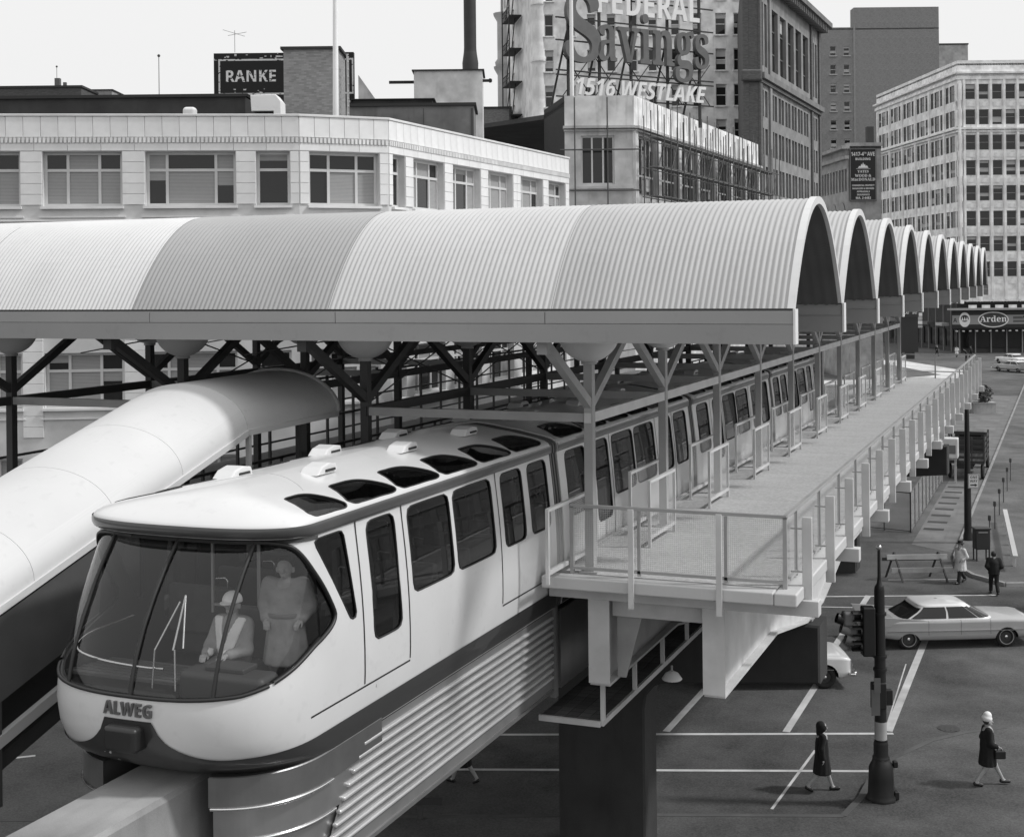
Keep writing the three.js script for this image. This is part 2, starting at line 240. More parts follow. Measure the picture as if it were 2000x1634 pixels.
// right hand platform
const plat = thing('station_platform', 'long raised grey platform with speckled deck and mesh railing beside the train', 'platform');
const S0 = 20.3, S1 = 65.2;
{
  const DK = M(0.46, 0.92, 'deck');
  for (let k = 0; k < 11; k++) { const a = S0 + 0.3 + k * 4.06, b = a + 4.05; part(plat, 'deck_slab', bx(3.62, 0.12, b - a, 3.49, DECK - 0.06, -(a + b) / 2), DK); }
  part(plat, 'edge_curb', rbx(0.34, 0.2, S1 - S0, 0.03, 5.475, DECK - 0.1, -(S0 + S1) / 2, 2), TRIM);
  part(plat, 'edge_curb', rbx(3.66, 0.2, 0.36, 0.03, 3.47, DECK - 0.1, -(S0 + 0.18), 2), TRIM);
  part(plat, 'edge_angle', bx(0.05, 0.1, S1 - S0 - 0.4, 1.66, DECK - 0.03, -(S0 + S1) / 2 - 0.2), TRIM);
  for (let k = 0; k < NB; k++) { const s = SC + 0.15 + PITCH * k; if (s < S1) part(plat, 'floor_beam', rbx(4.3, 0.24, 0.24, 0.012, 3.72, DECK - 0.325, -s, 1), LIGHTSTEEL); }
  const prof = shape([[20.9, 7.38], [20.9, 5.97], [25, 5.97], [28.1, 5.45], [30, 5.45], [33, 5.97], [56, 5.97], [59, 5.45], [61, 5.45], [64, 6.2], [64, 7.38]]);
  for (const x of [2.4, 4.26]) {
    const side = extr(prof, 0.06).rotateY(Math.PI / 2);
    part(plat, 'girder_web', side.clone().translate(x - 0.03, 0, 0), LIGHTSTEEL);
    part(plat, 'girder_flange', [bx(0.33, 0.04, 43, x, 7.4, -42.4), bar(V(x, 5.95, 20.9), V(x, 5.95, 25), 0.33, 0.04), bar(V(x, 5.95, 25), V(x, 5.43, 28.1), 0.33, 0.04), bar(V(x, 5.43, 28.1), V(x, 5.43, 30), 0.33, 0.04), bar(V(x, 5.43, 30), V(x, 5.95, 33), 0.33, 0.04), bar(V(x, 5.95, 33), V(x, 5.95, 56), 0.33, 0.04)], LIGHTSTEEL);
    part(plat, 'girder_end_plate', bx(0.35, 1.42, 0.03, x, 6.68, -20.87), M(0.55, 0.5, 'steel'));
  }
  part(plat, 'tie_beam', bx(1.6, 0.34, 0.05, 3.33, 7.16, -21.2), LIGHTSTEEL);
  for (const d of [1, -1]) part(plat, 'gusset_plate', extr(shape(d > 0 ? [[2.58, 7.34], [2.58, 5.99], [2.72, 5.99], [3.0, 7.0], [3.0, 7.34]] : [[4.08, 7.34], [4.08, 6.5], [4.0, 7.0], [3.9, 7.34]]), 0.04).translate(0, 0, -21.3), STEEL);
  // railing
  const top = DECK + 1.07, xr = 5.42, sf = 20.62;
  part(plat, 'top_rail', [bx(xr - 2.05 + 0.06, 0.05, 0.06, (xr + 2.05) / 2, top, -sf), bx(0.06, 0.05, S1 - sf - 0.1, xr, top, -(S1 + sf) / 2), bx(3.4, 0.05, 0.05, 3.7, top, -S1 + 0.06)], STEEL);
  part(plat, 'bottom_rail', [bx(xr - 2.05, 0.045, 0.05, (xr + 2.05) / 2, DECK + 0.09, -sf), bx(0.05, 0.045, S1 - sf - 0.12, xr, DECK + 0.09, -(S1 + sf) / 2), bx(3.4, 0.04, 0.05, 3.7, DECK + 0.3, -S1 + 0.06)], STEEL);
  for (const [x, s] of [[2.05, sf], [xr, sf], [2.05, S1 - 0.06], [3.7, S1 - 0.06], [xr, S1 - 0.06]]) part(plat, 'railing_post', bx(0.06, 1.06, 0.06, x, DECK + 0.53, -s), STEEL);
  for (const x of [3.13, 4.5]) { part(plat, 'outer_post', bx(0.085, 1.52, 0.035, x, DECK + 0.36, -20.255), LIGHTSTEEL); part(plat, 'railing_post', bx(0.05, 1.0, 0.05, x + 0.02, DECK + 0.53, -sf), STEEL); }
  const bays = [2.05, 3.13, 4.5, xr];
  for (let i = 0; i < 3; i++) part(plat, 'mesh_panel', new THREE.PlaneGeometry(bays[i + 1] - bays[i] - 0.05, 0.95).translate((bays[i] + bays[i + 1]) / 2, DECK + 0.58, -sf), WIRE);
  for (let k = 0; k < 21; k++) {
    const s = 20.95 + k * PITCH / 2; if (s > S1 - 0.2) break;
    part(plat, 'railing_fin', rbx(0.15, 1.42, 0.07, 0.01, 5.66 + 0.03, DECK + 0.32, -s, 1), LIGHTSTEEL);
    for (const y of [0.85, 0.2]) part(plat, 'fin_bolt', bx(0.18, 0.02, 0.02, 5.53, DECK + y, -s), STEEL);
    part(plat, 'railing_post', bx(0.05, 1.0, 0.05, xr, DECK + 0.53, -(s + 0.55)), STEEL);
    part(plat, 'mesh_panel', new THREE.PlaneGeometry(2.08, 0.95).rotateY(Math.PI / 2).translate(xr, DECK + 0.58, -(s + PITCH / 4)), WIRE);
  }
}
// boarding barriers: mesh panels standing between the doors
function barrier(len) {
  const t = thing('platform_barrier', '', 'barrier', [0, 0, 0], 0, 'mesh barriers between the train doors');
  const h = 1.15, m = LIGHTSTEEL;
  for (const e of [-1, 1]) part(t, 'post', bx(0.05, h, 0.05, 0, DECK + h / 2 + 0.003, e * len / 2), m);
  part(t, 'rail', bx(0.06, 0.05, len, 0, DECK + h - 0.02, 0), m); part(t, 'rail', bx(0.05, 0.06, len - 0.06, 0, DECK + 0.17, 0), m);
  part(t, 'mesh_infill', new THREE.PlaneGeometry(len - 0.06, h - 0.22).rotateY(Math.PI / 2).translate(0, DECK + 0.67, 0), WIRE); return t;
}
const bA = barrier(1.6), bB = barrier(2.3); let fa = true, fb = true;
for (let k = 0; k < NB; k++) {
  const s = SC + PITCH * k;
  if (s + 1.2 < S1) { const l = `long mesh barrier at the platform edge beside the column, ${k ? ORD[k] + ' from the near end' : 'nearest the camera'}`, p = V(1.98, 0, s + 0.05).toArray(); if (fb) { bB.position.set(...p); bB.userData.label = l; fb = false; } else copy(bB, l, p); }
  if (k && s - 1 < S1) { const l = `short mesh barrier standing clear of the train, ${k > 1 ? ORD[k - 1] + ' from the near end' : 'nearest the camera'}`, p = V(2.62, 0, s - 1.25).toArray(); if (fa) { bA.position.set(...p); bA.userData.label = l; fa = false; } else copy(bA, l, p); }
}
// middle platform and its dark railings
const mid = thing('middle_platform', 'shaded platform on the left of the train with dark railings', 'platform');
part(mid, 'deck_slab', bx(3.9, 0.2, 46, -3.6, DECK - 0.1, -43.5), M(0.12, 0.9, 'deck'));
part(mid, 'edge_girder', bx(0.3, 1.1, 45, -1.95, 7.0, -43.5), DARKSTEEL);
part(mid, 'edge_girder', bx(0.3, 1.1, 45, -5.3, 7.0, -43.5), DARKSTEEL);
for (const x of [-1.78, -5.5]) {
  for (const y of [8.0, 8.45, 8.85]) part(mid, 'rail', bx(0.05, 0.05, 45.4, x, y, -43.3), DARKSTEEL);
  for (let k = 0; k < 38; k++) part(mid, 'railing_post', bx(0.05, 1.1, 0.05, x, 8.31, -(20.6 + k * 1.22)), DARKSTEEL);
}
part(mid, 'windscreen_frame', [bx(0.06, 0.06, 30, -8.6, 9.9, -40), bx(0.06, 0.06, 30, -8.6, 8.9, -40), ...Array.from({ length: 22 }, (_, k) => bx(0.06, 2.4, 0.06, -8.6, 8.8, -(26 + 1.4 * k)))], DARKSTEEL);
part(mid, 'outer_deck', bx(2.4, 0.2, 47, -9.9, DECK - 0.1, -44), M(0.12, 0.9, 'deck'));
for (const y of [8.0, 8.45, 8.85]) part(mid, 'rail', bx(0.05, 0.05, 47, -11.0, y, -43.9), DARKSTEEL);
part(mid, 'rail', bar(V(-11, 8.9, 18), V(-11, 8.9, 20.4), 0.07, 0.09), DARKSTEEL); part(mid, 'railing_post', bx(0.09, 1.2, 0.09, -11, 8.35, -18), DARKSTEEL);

// curved roof over the sloping way down
{
  const t = thing('curved_stair_roof', 'smooth white curved shell roof sloping down to the left of the train', 'roof');
  const yEdge = (s) => s > 18.4 ? 10.1 + (s - 18.4) * 0.012 : 10.1 - (18.4 - s) * 0.285, SH = M(0.57, 0.6, 'paint');
  const sect = (s, a, o = 0) => V(-3.7 + (1.2 + o) * Math.sin(a * 1.5708) ** 1, yEdge(s) + (0.7 + o) * Math.cos(a * 1.5708), s);
  const seams = [21.25, 20.05, 18.4, 16.7, 15.2, 13.6, 12.0, 10.4, 8.8, 7.2];
  for (let i = 0; i + 1 < seams.length; i++) {
    const a = seams[i] - 0.003, b = seams[i + 1] + 0.003, o = grid(6, 28, (u, v) => sect(lerp(a, b, u), 2 * v - 1)), n = grid(6, 28, (u, v) => sect(lerp(b, a, u), 2 * v - 1, -0.035));
    const rim = grid(28, 1, (u, v) => sect(a, 2 * u - 1, -0.035 * v)), rim2 = grid(28, 1, (u, v) => sect(b, 2 * u - 1, -0.035 * v));
    part(t, 'shell_panel', [o, n, rim, rim2], SH);
  }
  for (const e of [-1, 1]) part(t, 'edge_trim', [bar(sect(21.25, e).add(new THREE.Vector3(0, -0.04, 0)), sect(18.4, e).add(new THREE.Vector3(0, -0.04, 0)), 0.06, 0.09), bar(sect(18.4, e).add(new THREE.Vector3(0, -0.04, 0)), sect(7.2, e).add(new THREE.Vector3(0, -0.04, 0)), 0.06, 0.09)], M(0.6, 0.5, 'paint'));
  part(t, 'end_arch', pipe(Array.from({ length: 15 }, (_, i) => sect(21.27, 2 * i / 14 - 1, 0.0)), 0.045, 40, 6), M(0.45, 0.5, 'paint'));
  for (const s of [18.5, 20.0, 16.6, 14.8, 13.0, 11.0, 9]) for (const e of [-1, 1]) part(t, 'support_post', bx(0.07, Math.max(0.3, yEdge(s) - Math.min(DECK, yEdge(s) - 2.4)), 0.07, -3.7 + e * 1.15, (yEdge(s) + Math.min(DECK, yEdge(s) - 2.4)) / 2, -s), s === 18.5 ? M(0.55, 0.5) : DARKSTEEL);
  for (const e of [-1, 1]) { part(t, 'side_panel', extr(shape([[7.2, yEdge(7.2) - 0.14], [16.4, yEdge(16.4) - 0.14], [16.4, yEdge(16.4) - 1.15], [7.2, yEdge(7.2) - 1.15]]), 0.05).rotateY(Math.PI / 2).translate(-3.7 + e * 1.17 - 0.025, 0, 0), M(0.085, 0.6, 'steel')); part(t, 'base_trim', bar(V(-3.7 + e * 1.17, yEdge(7.2) - 1.62, 7.2), V(-3.7 + e * 1.17, yEdge(16.4) - 1.62, 16.4), 0.08, 0.14), M(0.45, 0.6, 'paint')); part(t, 'handrail', bar(V(-3.7 + e * 1.08, yEdge(7.2) - 0.9, 7.2), V(-3.7 + e * 1.08, yEdge(18.2) - 0.9, 18.2), 0.06, 0.06), DARKSTEEL); }
  part(t, 'ramp_floor', bar(V(-3.7, yEdge(7.2) - 1.9, 7.2), V(-3.7, yEdge(18.2) - 1.9, 18.2), 2.3, 0.2), CONC);
}
// track beams on T-shaped concrete piers
for (const [x, w] of [[0, 'carrying the train'], [-7.35, 'of the empty left track']]) {
  const sh = shape([[-0.43, 5.42], [0.43, 5.42], [0.455, 5.47], [0.455, 6.9], [0.41, 6.95], [-0.41, 6.95], [-0.455, 6.9], [-0.455, 5.47]]);
  solo('track_beam', `long concrete track beam ${w}`, 'track beam', extr(sh, 84).translate(x, 0, -78), M(0.25, 0.9, 'concrete'), 'monorail track beams');
}
const pierShape = (() => { const r = [[-4.66, 5.37], [-4.66, 4.2], [-1.55, 3.92], [-1.2, 3.82], [-1.02, 3.6], [-0.97, 3.3], [-0.97, 0], [0.97, 0], [0.97, 3.3], [1.02, 3.6], [1.2, 3.82], [1.55, 3.92], [4.66, 4.2], [4.66, 5.37]]; return shape(r); })();
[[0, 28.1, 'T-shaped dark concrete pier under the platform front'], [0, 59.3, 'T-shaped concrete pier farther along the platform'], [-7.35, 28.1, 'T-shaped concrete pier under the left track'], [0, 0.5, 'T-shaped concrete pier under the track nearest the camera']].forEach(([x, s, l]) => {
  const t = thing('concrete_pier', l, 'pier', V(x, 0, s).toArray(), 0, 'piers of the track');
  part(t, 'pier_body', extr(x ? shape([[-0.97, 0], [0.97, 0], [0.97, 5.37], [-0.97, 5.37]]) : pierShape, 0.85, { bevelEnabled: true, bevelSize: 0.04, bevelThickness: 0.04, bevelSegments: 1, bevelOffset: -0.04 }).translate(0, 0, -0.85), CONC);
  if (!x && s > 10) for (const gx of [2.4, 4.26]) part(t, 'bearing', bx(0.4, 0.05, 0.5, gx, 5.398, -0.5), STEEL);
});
// catwalk under the platform
{
  const t = thing('catwalk', 'narrow plank catwalk with white rail posts hung below the platform', 'catwalk');
  for (let k = 0; k < 5; k++) part(t, 'plank', bx(0.19, 0.05, 6.8, 1.42 + k * 0.2, 5.28, -24.5), M(0.06 + 0.02 * (k % 2), 0.85, 'planks'));
  part(t, 'edge_bar', [bx(1.05, 0.09, 0.05, 1.82, 5.26, -21.05), bx(0.05, 0.09, 6.8, 2.36, 5.26, -24.5)], LIGHTSTEEL);
  for (let k = 0; k < 4; k++) part(t, 'rail_post', bx(0.07, 0.66, 0.06, 2.36, 5.63, -(21.15 + k * 1.75)), LIGHTSTEEL);
  part(t, 'hand_rail', bx(0.04, 0.05, 6.8, 2.36, 5.93, -24.5), LIGHTSTEEL);
  const l = thing('work_lamp', 'small white dome lamp hanging below the catwalk', 'lamp', V(2.55, 5.05, 24.6).toArray());
  part(l, 'shade', lathe([[0.04, 0.14], [0.12, 0.1], [0.19, 0], [0.17, -0.02]], 20), M(0.75, 0.4)); part(l, 'bulb', new THREE.SphereGeometry(0.06, 12, 8).translate(0, -0.01, 0), M(0.8, 0.3)); part(l, 'stem', bx(0.03, 0.12, 0.03, 0, 0.18, 0), STEEL);
}

// ---------------------------------------------------------------- monorail train
const ROW = [[7.0, 1.485, 12.8, 1.35], [7.1, 1.505, 12.58, 1.35], [7.18, 1.52, 12.42, 1.35], [7.3, 1.535, 12.28, 1.35], [7.5, 1.55, 12.19, 1.35], [7.75, 1.56, 12.15, 1.35], [8.0, 1.56, 12.18, 1.35], [8.33, 1.55, 12.28, 1.35], [8.65, 1.53, 12.43, 1.3], [8.97, 1.5, 12.63, 1.15], [9.23, 1.47, 12.83, 0.95], [9.435, 1.445, 13.02, 0.75], [9.525, 1.435, 13.11, 0.68], [9.545, 1.45, 12.99, 0.7], [9.6, 1.455, 12.95, 0.7], [9.67, 1.45, 12.95, 0.68], [9.71, 1.425, 13.0, 0.62], [9.75, 1.36, 13.08, 0.58], [9.79, 1.22, 13.18, 0.5], [9.835, 1.0, 13.3, 0.42], [9.885, 0.75, 13.42, 0.36], [9.92, 0.5, 13.58, 0.3], [9.955, 0.3, 13.78, 0.25], [9.975, 0.14, 14.0, 0.2], [9.985, 0, 14.15, 0.2]];
function rowAt(y) { let i = 0; while (i < ROW.length - 2 && ROW[i + 1][0] < y) i++; const a = ROW[i], b = ROW[i + 1], t = clamp((y - a[0]) / (b[0] - a[0]), 0, 1); return [lerp(a[1], b[1], t), lerp(a[2], b[2], t), lerp(a[3], b[3], t)]; }
const yOfX = (x) => { x = Math.abs(x); for (let i = 16; i < ROW.length - 1; i++) if (x <= ROW[i][1] && x >= ROW[i + 1][1]) return lerp(ROW[i][0], ROW[i + 1][0], (ROW[i][1] - x) / (ROW[i][1] - ROW[i + 1][1])); return 9.69; };
const NP = 2.6;
function ringPt(y, W, F, e, off = 0, L = 1.35) { // e: -1..1 round the nose from side to side, beyond 1: metres along the side
  const side = Math.sign(e) || 1, a = Math.abs(e), w = Math.max(0, W + off), f = F - off;
  if (a <= 1) { const ph = a * Math.PI / 2; return V(side * w * Math.sin(ph) ** (2 / NP), y, f + (L + off) * (1 - Math.cos(ph) ** (2 / NP))); }
  return V(side * w, y, F + L + (a - 1));
}
const nosePt = (y, e, off = 0) => { const [W, F, L] = rowAt(y); return ringPt(y, W, F, e, off, L); };
const eOfS = (y, s) => { const [W, F, L] = rowAt(y); return 1 + (s - F - L); };
const surfX = (y, s) => { const [W, F, L] = rowAt(y), q = clamp((s - F) / L, 0, 1); return W * (1 - (1 - q) ** NP) ** (1 / NP); };
const sidePt = (y, s, sd, off = 0) => V(sd * (surfX(y, s) + off), y, s);
const NSEG = 40;
const eTable = (eM, n) => { const o = []; for (let j = n; j >= 1; j--) o.push(-(1 + (eM - 1) * j / n)); for (let i = NSEG; i >= 1; i--) o.push(-i / NSEG); o.push(1e-9); for (let i = 1; i <= NSEG; i++) o.push(i / NSEG); for (let j = 1; j <= n; j++) o.push(1 + (eM - 1) * j / n); return o; };
const wrap = (nv, n, sEnd, yF, off) => grid(2 * NSEG + 2 * n, nv, (u, v) => { const k = Math.round(u * (2 * NSEG + 2 * n)), y0 = yF(0, v), eM = eOfS(y0, sEnd), e = eTable(eM, n)[k], y = yF(nosePt(7.5, clamp(e, -1, 1)).x, v); return nosePt(y, Math.abs(e) <= 1 ? e : Math.sign(e) * (1 + (eOfS(y, sEnd) - 1) * (Math.abs(e) - 1) / (eM - 1)), off); });
function endSolid(off, sEnd, yMin) { // closed body of an end car; off < 0 for the hollow
  const rows = []; let prev = -1;
  for (const [y, W, F, L] of ROW) { if (y < yMin) continue; const yy = y > 9.68 ? y + off : y; if (!rows.length && y > yMin + 0.01) { const [w2, f2, l2] = rowAt(yMin); rows.push([yMin, w2, f2, l2]); } if (off < 0 && y > 9.53 && y < 9.68) { continue; } rows.push([yy, W, F, L]); }
  const es = []; for (let i = 0; i <= NSEG; i++) es.push(i / NSEG); const nS = 24;
  const cols = [];
  for (let j = nS; j >= 1; j--) cols.push([-1, j]); for (let i = NSEG; i >= 1; i--) cols.push([-1, -i / NSEG]); cols.push([1, 0]); for (let i = 1; i <= NSEG; i++) cols.push([1, -i / NSEG]); for (let j = 1; j <= nS; j++) cols.push([1, j]);
  const pos = [], idx = [], NC = cols.length;
  for (const [y, W, F, L] of rows) for (const [sd, c] of cols) {
    let q; if (c <= 0) q = ringPt(y, W, F, sd * -c || 1e-9, off, L); else { const a = F + L; q = V(sd * Math.max(0, W + off), y, lerp(a, sEnd, c / nS)); }
    pos.push(q.x, q.y, q.z);
  }
  const tri = (a, b, c) => { const A = [0, 1, 2].map((k) => pos[a * 3 + k]), B = [0, 1, 2].map((k) => pos[b * 3 + k]), C = [0, 1, 2].map((k) => pos[c * 3 + k]); const u = B.map((v, k) => v - A[k]), w = C.map((v, k) => v - A[k]); const n = Math.hypot(u[1] * w[2] - u[2] * w[1], u[2] * w[0] - u[0] * w[2], u[0] * w[1] - u[1] * w[0]); if (n > 1e-7) idx.push(a, b, c); };
  const R = rows.length;
  for (let r = 0; r + 1 < R; r++) for (let c = 0; c + 1 < NC; c++) { const a = r * NC + c, b = a + 1, d = a + NC, e = d + 1; tri(a, b, e); tri(a, e, d); }
  // caps have their own vertices so that the edges stay sharp
  const cap = (list) => { const base = pos.length / 3; for (const v of list) pos.push(pos[v * 3], pos[v * 3 + 1], pos[v * 3 + 2]); return base; };
  let b0 = cap(Array.from({ length: NC }, (_, c) => c));
  for (let c = 0; c < (NC >> 1); c++) { const a = b0 + c, b = b0 + c + 1, d = b0 + NC - 1 - c, e = b0 + NC - 2 - c; tri(a, d, e); if (b !== e) tri(a, e, b); }
  const lr = []; for (let r = 0; r < R; r++) { lr.push(r * NC, r * NC + NC - 1); }
  b0 = cap(lr);
  for (let r = 0; r + 1 < R; r++) { const a = b0 + 2 * r, b = a + 1, d = a + 2, e = a + 3; tri(a, d, e); tri(a, e, b); }
  const g = new THREE.BufferGeometry(); g.setAttribute('position', new THREE.Float32BufferAttribute(pos, 3)); g.setIndex(idx); g.computeVertexNormals();
  g.setAttribute('uv', new THREE.Float32BufferAttribute(new Float32Array(pos.length / 3 * 2), 2)); return g;
}
function midSolid(off, s0, s1, yMin) {
  const h = []; for (const [y, W] of ROW) { if (y < yMin) continue; if (!h.length) h.push([rowAt(yMin)[0] + off, yMin]); if (off < 0 && y > 9.53 && y < 9.68) continue; h.push([Math.max(0, W + off), y > 9.68 ? y + off : y]); }
  h.pop(); const top = [0, 9.985 + off];
  const pts = [...h.map(([x, y]) => [x, y]), top, ...h.slice().reverse().map(([x, y]) => [-x, y])];
  const n = pts.length, pos = [], idx = [];
  for (const s of [s0, s1]) for (const [x, y] of pts) pos.push(x, y, -s);
  for (let i = 0; i + 1 < n; i++) { idx.push(i, i + n, i + 1 + n, i, i + 1 + n, i + 1); }
  const dup = (list) => { const b = pos.length / 3; for (const v of list) pos.push(pos[v * 3], pos[v * 3 + 1], pos[v * 3 + 2]); return b; };
  let b = dup([0, n - 1, n, 2 * n - 1]); idx.push(b, b + 1, b + 3, b, b + 3, b + 2);
  for (const [o, flip] of [[0, 0], [n, 1]]) { b = dup(Array.from({ length: n }, (_, i) => o + i)); for (let i = 0; i < (n >> 1); i++) { const a = b + i, c = b + i + 1, d = b + n - 1 - i, e = b + n - 2 - i; const T = (x, y, z) => flip ? idx.push(x, z, y) : idx.push(x, y, z); if (e !== c) { T(a, c, e); T(a, e, d); } else T(a, c, d); } }
  const g = new THREE.BufferGeometry(); g.setAttribute('position', new THREE.Float32BufferAttribute(pos, 3)); g.setIndex(idx); g.computeVertexNormals(); g.setAttribute('uv', new THREE.Float32BufferAttribute(new Float32Array(pos.length / 3 * 2), 2)); return g;
}
const fixWinding = (g) => { // outward faces
  const p = g.attributes.position, i = g.index.array; let vol = 0; const a = new THREE.Vector3(), b = new THREE.Vector3(), c = new THREE.Vector3(), o = new THREE.Vector3(0, 8.5, p.getZ(0));
  for (let k = 0; k < i.length; k += 3) { a.fromBufferAttribute(p, i[k]).sub(o); b.fromBufferAttribute(p, i[k + 1]).sub(o); c.fromBufferAttribute(p, i[k + 2]).sub(o); vol += a.dot(b.cross(c)); }
  if (vol < 0) { for (let k = 0; k < i.length; k += 3) { const t = i[k + 1]; i[k + 1] = i[k + 2]; i[k + 2] = t; } g.computeVertexNormals(); } return g;
};
const WHITE = M(0.62, 0.32, 'paint', { clearcoat: 0.4, clearcoatRoughness: 0.15 }), INNER = M(0.06, 0.7), RUBBER = M(0.015, 0.5), ALU = M(0.52, 0.28, 'steel', { metalness: 0.9 }), ALUD = M(0.28, 0.35, 'steel', { metalness: 0.85 }), SKIRT = M(0.24, 0.42, 'steel', { metalness: 0.5 }), RIB = M(0.62, 0.35, 'steel', { metalness: 0.5 }), BLACKP = M(0.035, 0.35, null, { clearcoat: 0.5 }), STRIPE = M(0.06, 0.3, 'steel', { clearcoat: 0.4 }), TINT = glassThin(0.3), CLEAR = glassThin(0.78), SEAT = M(0.09, 0.7, 'cloth');
const cutX = (pts) => extr(shape(pts), 4).rotateY(Math.PI / 2).translate(-2, 0, 0);           // through the whole body, side view (s, y)
const cutY = (pts) => extr(shape(pts), 0.9).rotateX(-Math.PI / 2).translate(0, 9.55, 0);       // from above (x, s)
const ev = new Evaluator(); ev.useGroups = true;
function carve(outer, inner, cutters) {
  const O = new Brush(fixWinding(outer), WHITE), I = new Brush(fixWinding(inner), INNER); O.updateMatrixWorld(); I.updateMatrixWorld();
  let r = ev.evaluate(O, I, SUBTRACTION); r.updateMatrixWorld();
  const cg = join(cutters); const C = new Brush(cg, RUBBER); C.updateMatrixWorld();
  r = ev.evaluate(r, C, SUBTRACTION); const g = r.geometry; return { g, m: r.material };
}
const win = (a, b, y0 = 8.4, y1 = 9.48, r = 0.13) => roundPoly(rect(a, y0, b, y1), r);
const sky = (s0, k = 1) => new THREE.CatmullRomCurve3([[0.86, 0.37], [0.845, 0.6], [0.855, 0.88], [0.91, 1.06], [1.04, 1.17], [1.22, 1.215], [1.355, 1.2], [1.403, 1.1], [1.405, 0.7], [1.403, 0.25], [1.39, 0.05], [1.34, 0.0], [1.22, 0.09], [1.06, 0.23], [0.93, 0.315]].map(([x, s]) => new THREE.Vector3(x, s0 + s * k, 0)), true, 'centripetal').getPoints(56).slice(0, -1).map((p) => [p.x, p.y]);
const train = thing('monorail_train', 'white four-car monorail train with rounded glass nose and ribbed metal skirts', 'train');
function ringTube(pts, r) { return pipe(pts, r, Math.max(40, pts.length * 2), 5, true); }
function fitWindows(car, wins, skys) {
  for (const sd of [-1, 1]) {
    for (const w of wins) {
      const ss = w.map((p) => p[0]), ys = w.map((p) => p[1]), a = Math.min(...ss) - 0.04, b = Math.max(...ss) + 0.04, c = Math.min(...ys) - 0.04, d = Math.min(9.52, Math.max(...ys) + 0.03);
      part(car, 'window', grid(1, 6, (u, v) => sidePt(lerp(c, d, v), lerp(a, b, u), sd, -0.014)), TINT);
      part(car, 'window_gasket', ringTube(w.map(([s, y]) => sidePt(y, s, sd, 0.002)), 0.012), RUBBER);
    }
    for (const k of skys) {
      const ss = k.map((p) => p[1]), a = Math.min(...ss) - 0.03, b = Math.max(...ss) + 0.03;
      part(car, 'skylight', grid(1, 8, (u, v) => { const x = lerp(0.81, 1.42, v); return V(sd * x, yOfX(x) - 0.011, lerp(Math.max(a, a < 14 ? 13.7 + (1.42 - x) * 0.35 : 0), b, u)); }), TINT);
      part(car, 'skylight_gasket', ringTube(k.map(([x, s]) => V(sd * x, yOfX(x) + 0.002, s)), 0.01), RUBBER);
    }
  }
}
function seam(car, s) { for (const sd of [-1, 1]) part(car, 'door_seam', grid(1, 14, (u, v) => sidePt(lerp(7.6, 9.53, v), s + (u - 0.5) * 0.028, sd, 0.004)), RUBBER); }
function sill(car, a, b) { for (const sd of [-1, 1]) part(car, 'sill_groove', grid(1, 1, (u, v) => sidePt(7.56 + v * 0.022, lerp(a, b, u), sd, 0.004)), RUBBER); }
const ventGeo = uvm(join([extr(shape([[-0.34, 0], [0.26, 0], [0.3, 0.05], [0.26, 0.12], [0.05, 0.15], [-0.2, 0.1]]), 0.3, { bevelEnabled: true, bevelSize: 0.025, bevelThickness: 0.03, bevelSegments: 2 }).rotateY(Math.PI / 2).translate(-0.15, 0, 0).scale(0.78, 0.72, 0.75)]));
function vent(car, x, s) { const m = part(car, 'roof_vent', ventGeo, WHITE, V(x, yOfX(x) - 0.0, s).toArray()); part(m, 'vent_slot', bx(0.02, 0.03, 0.24, 0.148, 0.035, -0.04), RUBBER); }
function skirt(car, s0f, s1) { // ribbed aluminium
  for (const sd of [-1, 1]) {
    part(car, 'ribbed_skirt', grid(1, 26, (u, v) => { const y = lerp(5.68, 6.98, v); return V(sd * 1.475, y, lerp(s0f(y), s1, u)); }), SKIRT);
    for (let k = 0; k < 9; k++) { const y = 5.9 + k * 0.12; part(car, 'skirt_rib', rbx(0.07, 0.05, s1 - s0f(y) - 0.02, 0.022, sd * 1.485, y, -(s1 + s0f(y)) / 2, 2), RIB); }
    part(car, 'skirt_lip', bar(V(sd * 1.475, 5.68, s0f(5.68)), V(sd * 1.475, 5.68, s1), 0.05, 0.05), ALU);
    part(car, 'side_band', grid(1, 5, (u, v) => V(sd * (1.46 + 0.02 * Math.sin(v * Math.PI)), lerp(6.98, 7.1, v), lerp(s0f(6.98) - 0.3, s1, u))), ALUD);
    part(car, 'undercarriage', bx(0.9, 1.4, s1 - 15, sd * 1.0, 6.33, -(s1 + 15) / 2), RUBBER);
  }
}
function seats(car, list) { for (const s of list) for (const sd of [-1, 1]) { const m = part(car, 'seat', [rbx(0.95, 0.34, 0.48, 0.06, sd * 0.9, 7.82, -s - 0.1), rbx(0.95, 0.62, 0.12, 0.05, sd * 0.9, 8.25, -s + 0.18)], SEAT); part(m, 'grab_handle', pipe([V(sd * 0.5, 8.5, s - 0.2), V(sd * 0.5, 8.66, s - 0.2), V(sd * 0.66, 8.66, s - 0.2)], 0.014, 12, 5), M(0.7, 0.2, null, { metalness: 1 })); } }
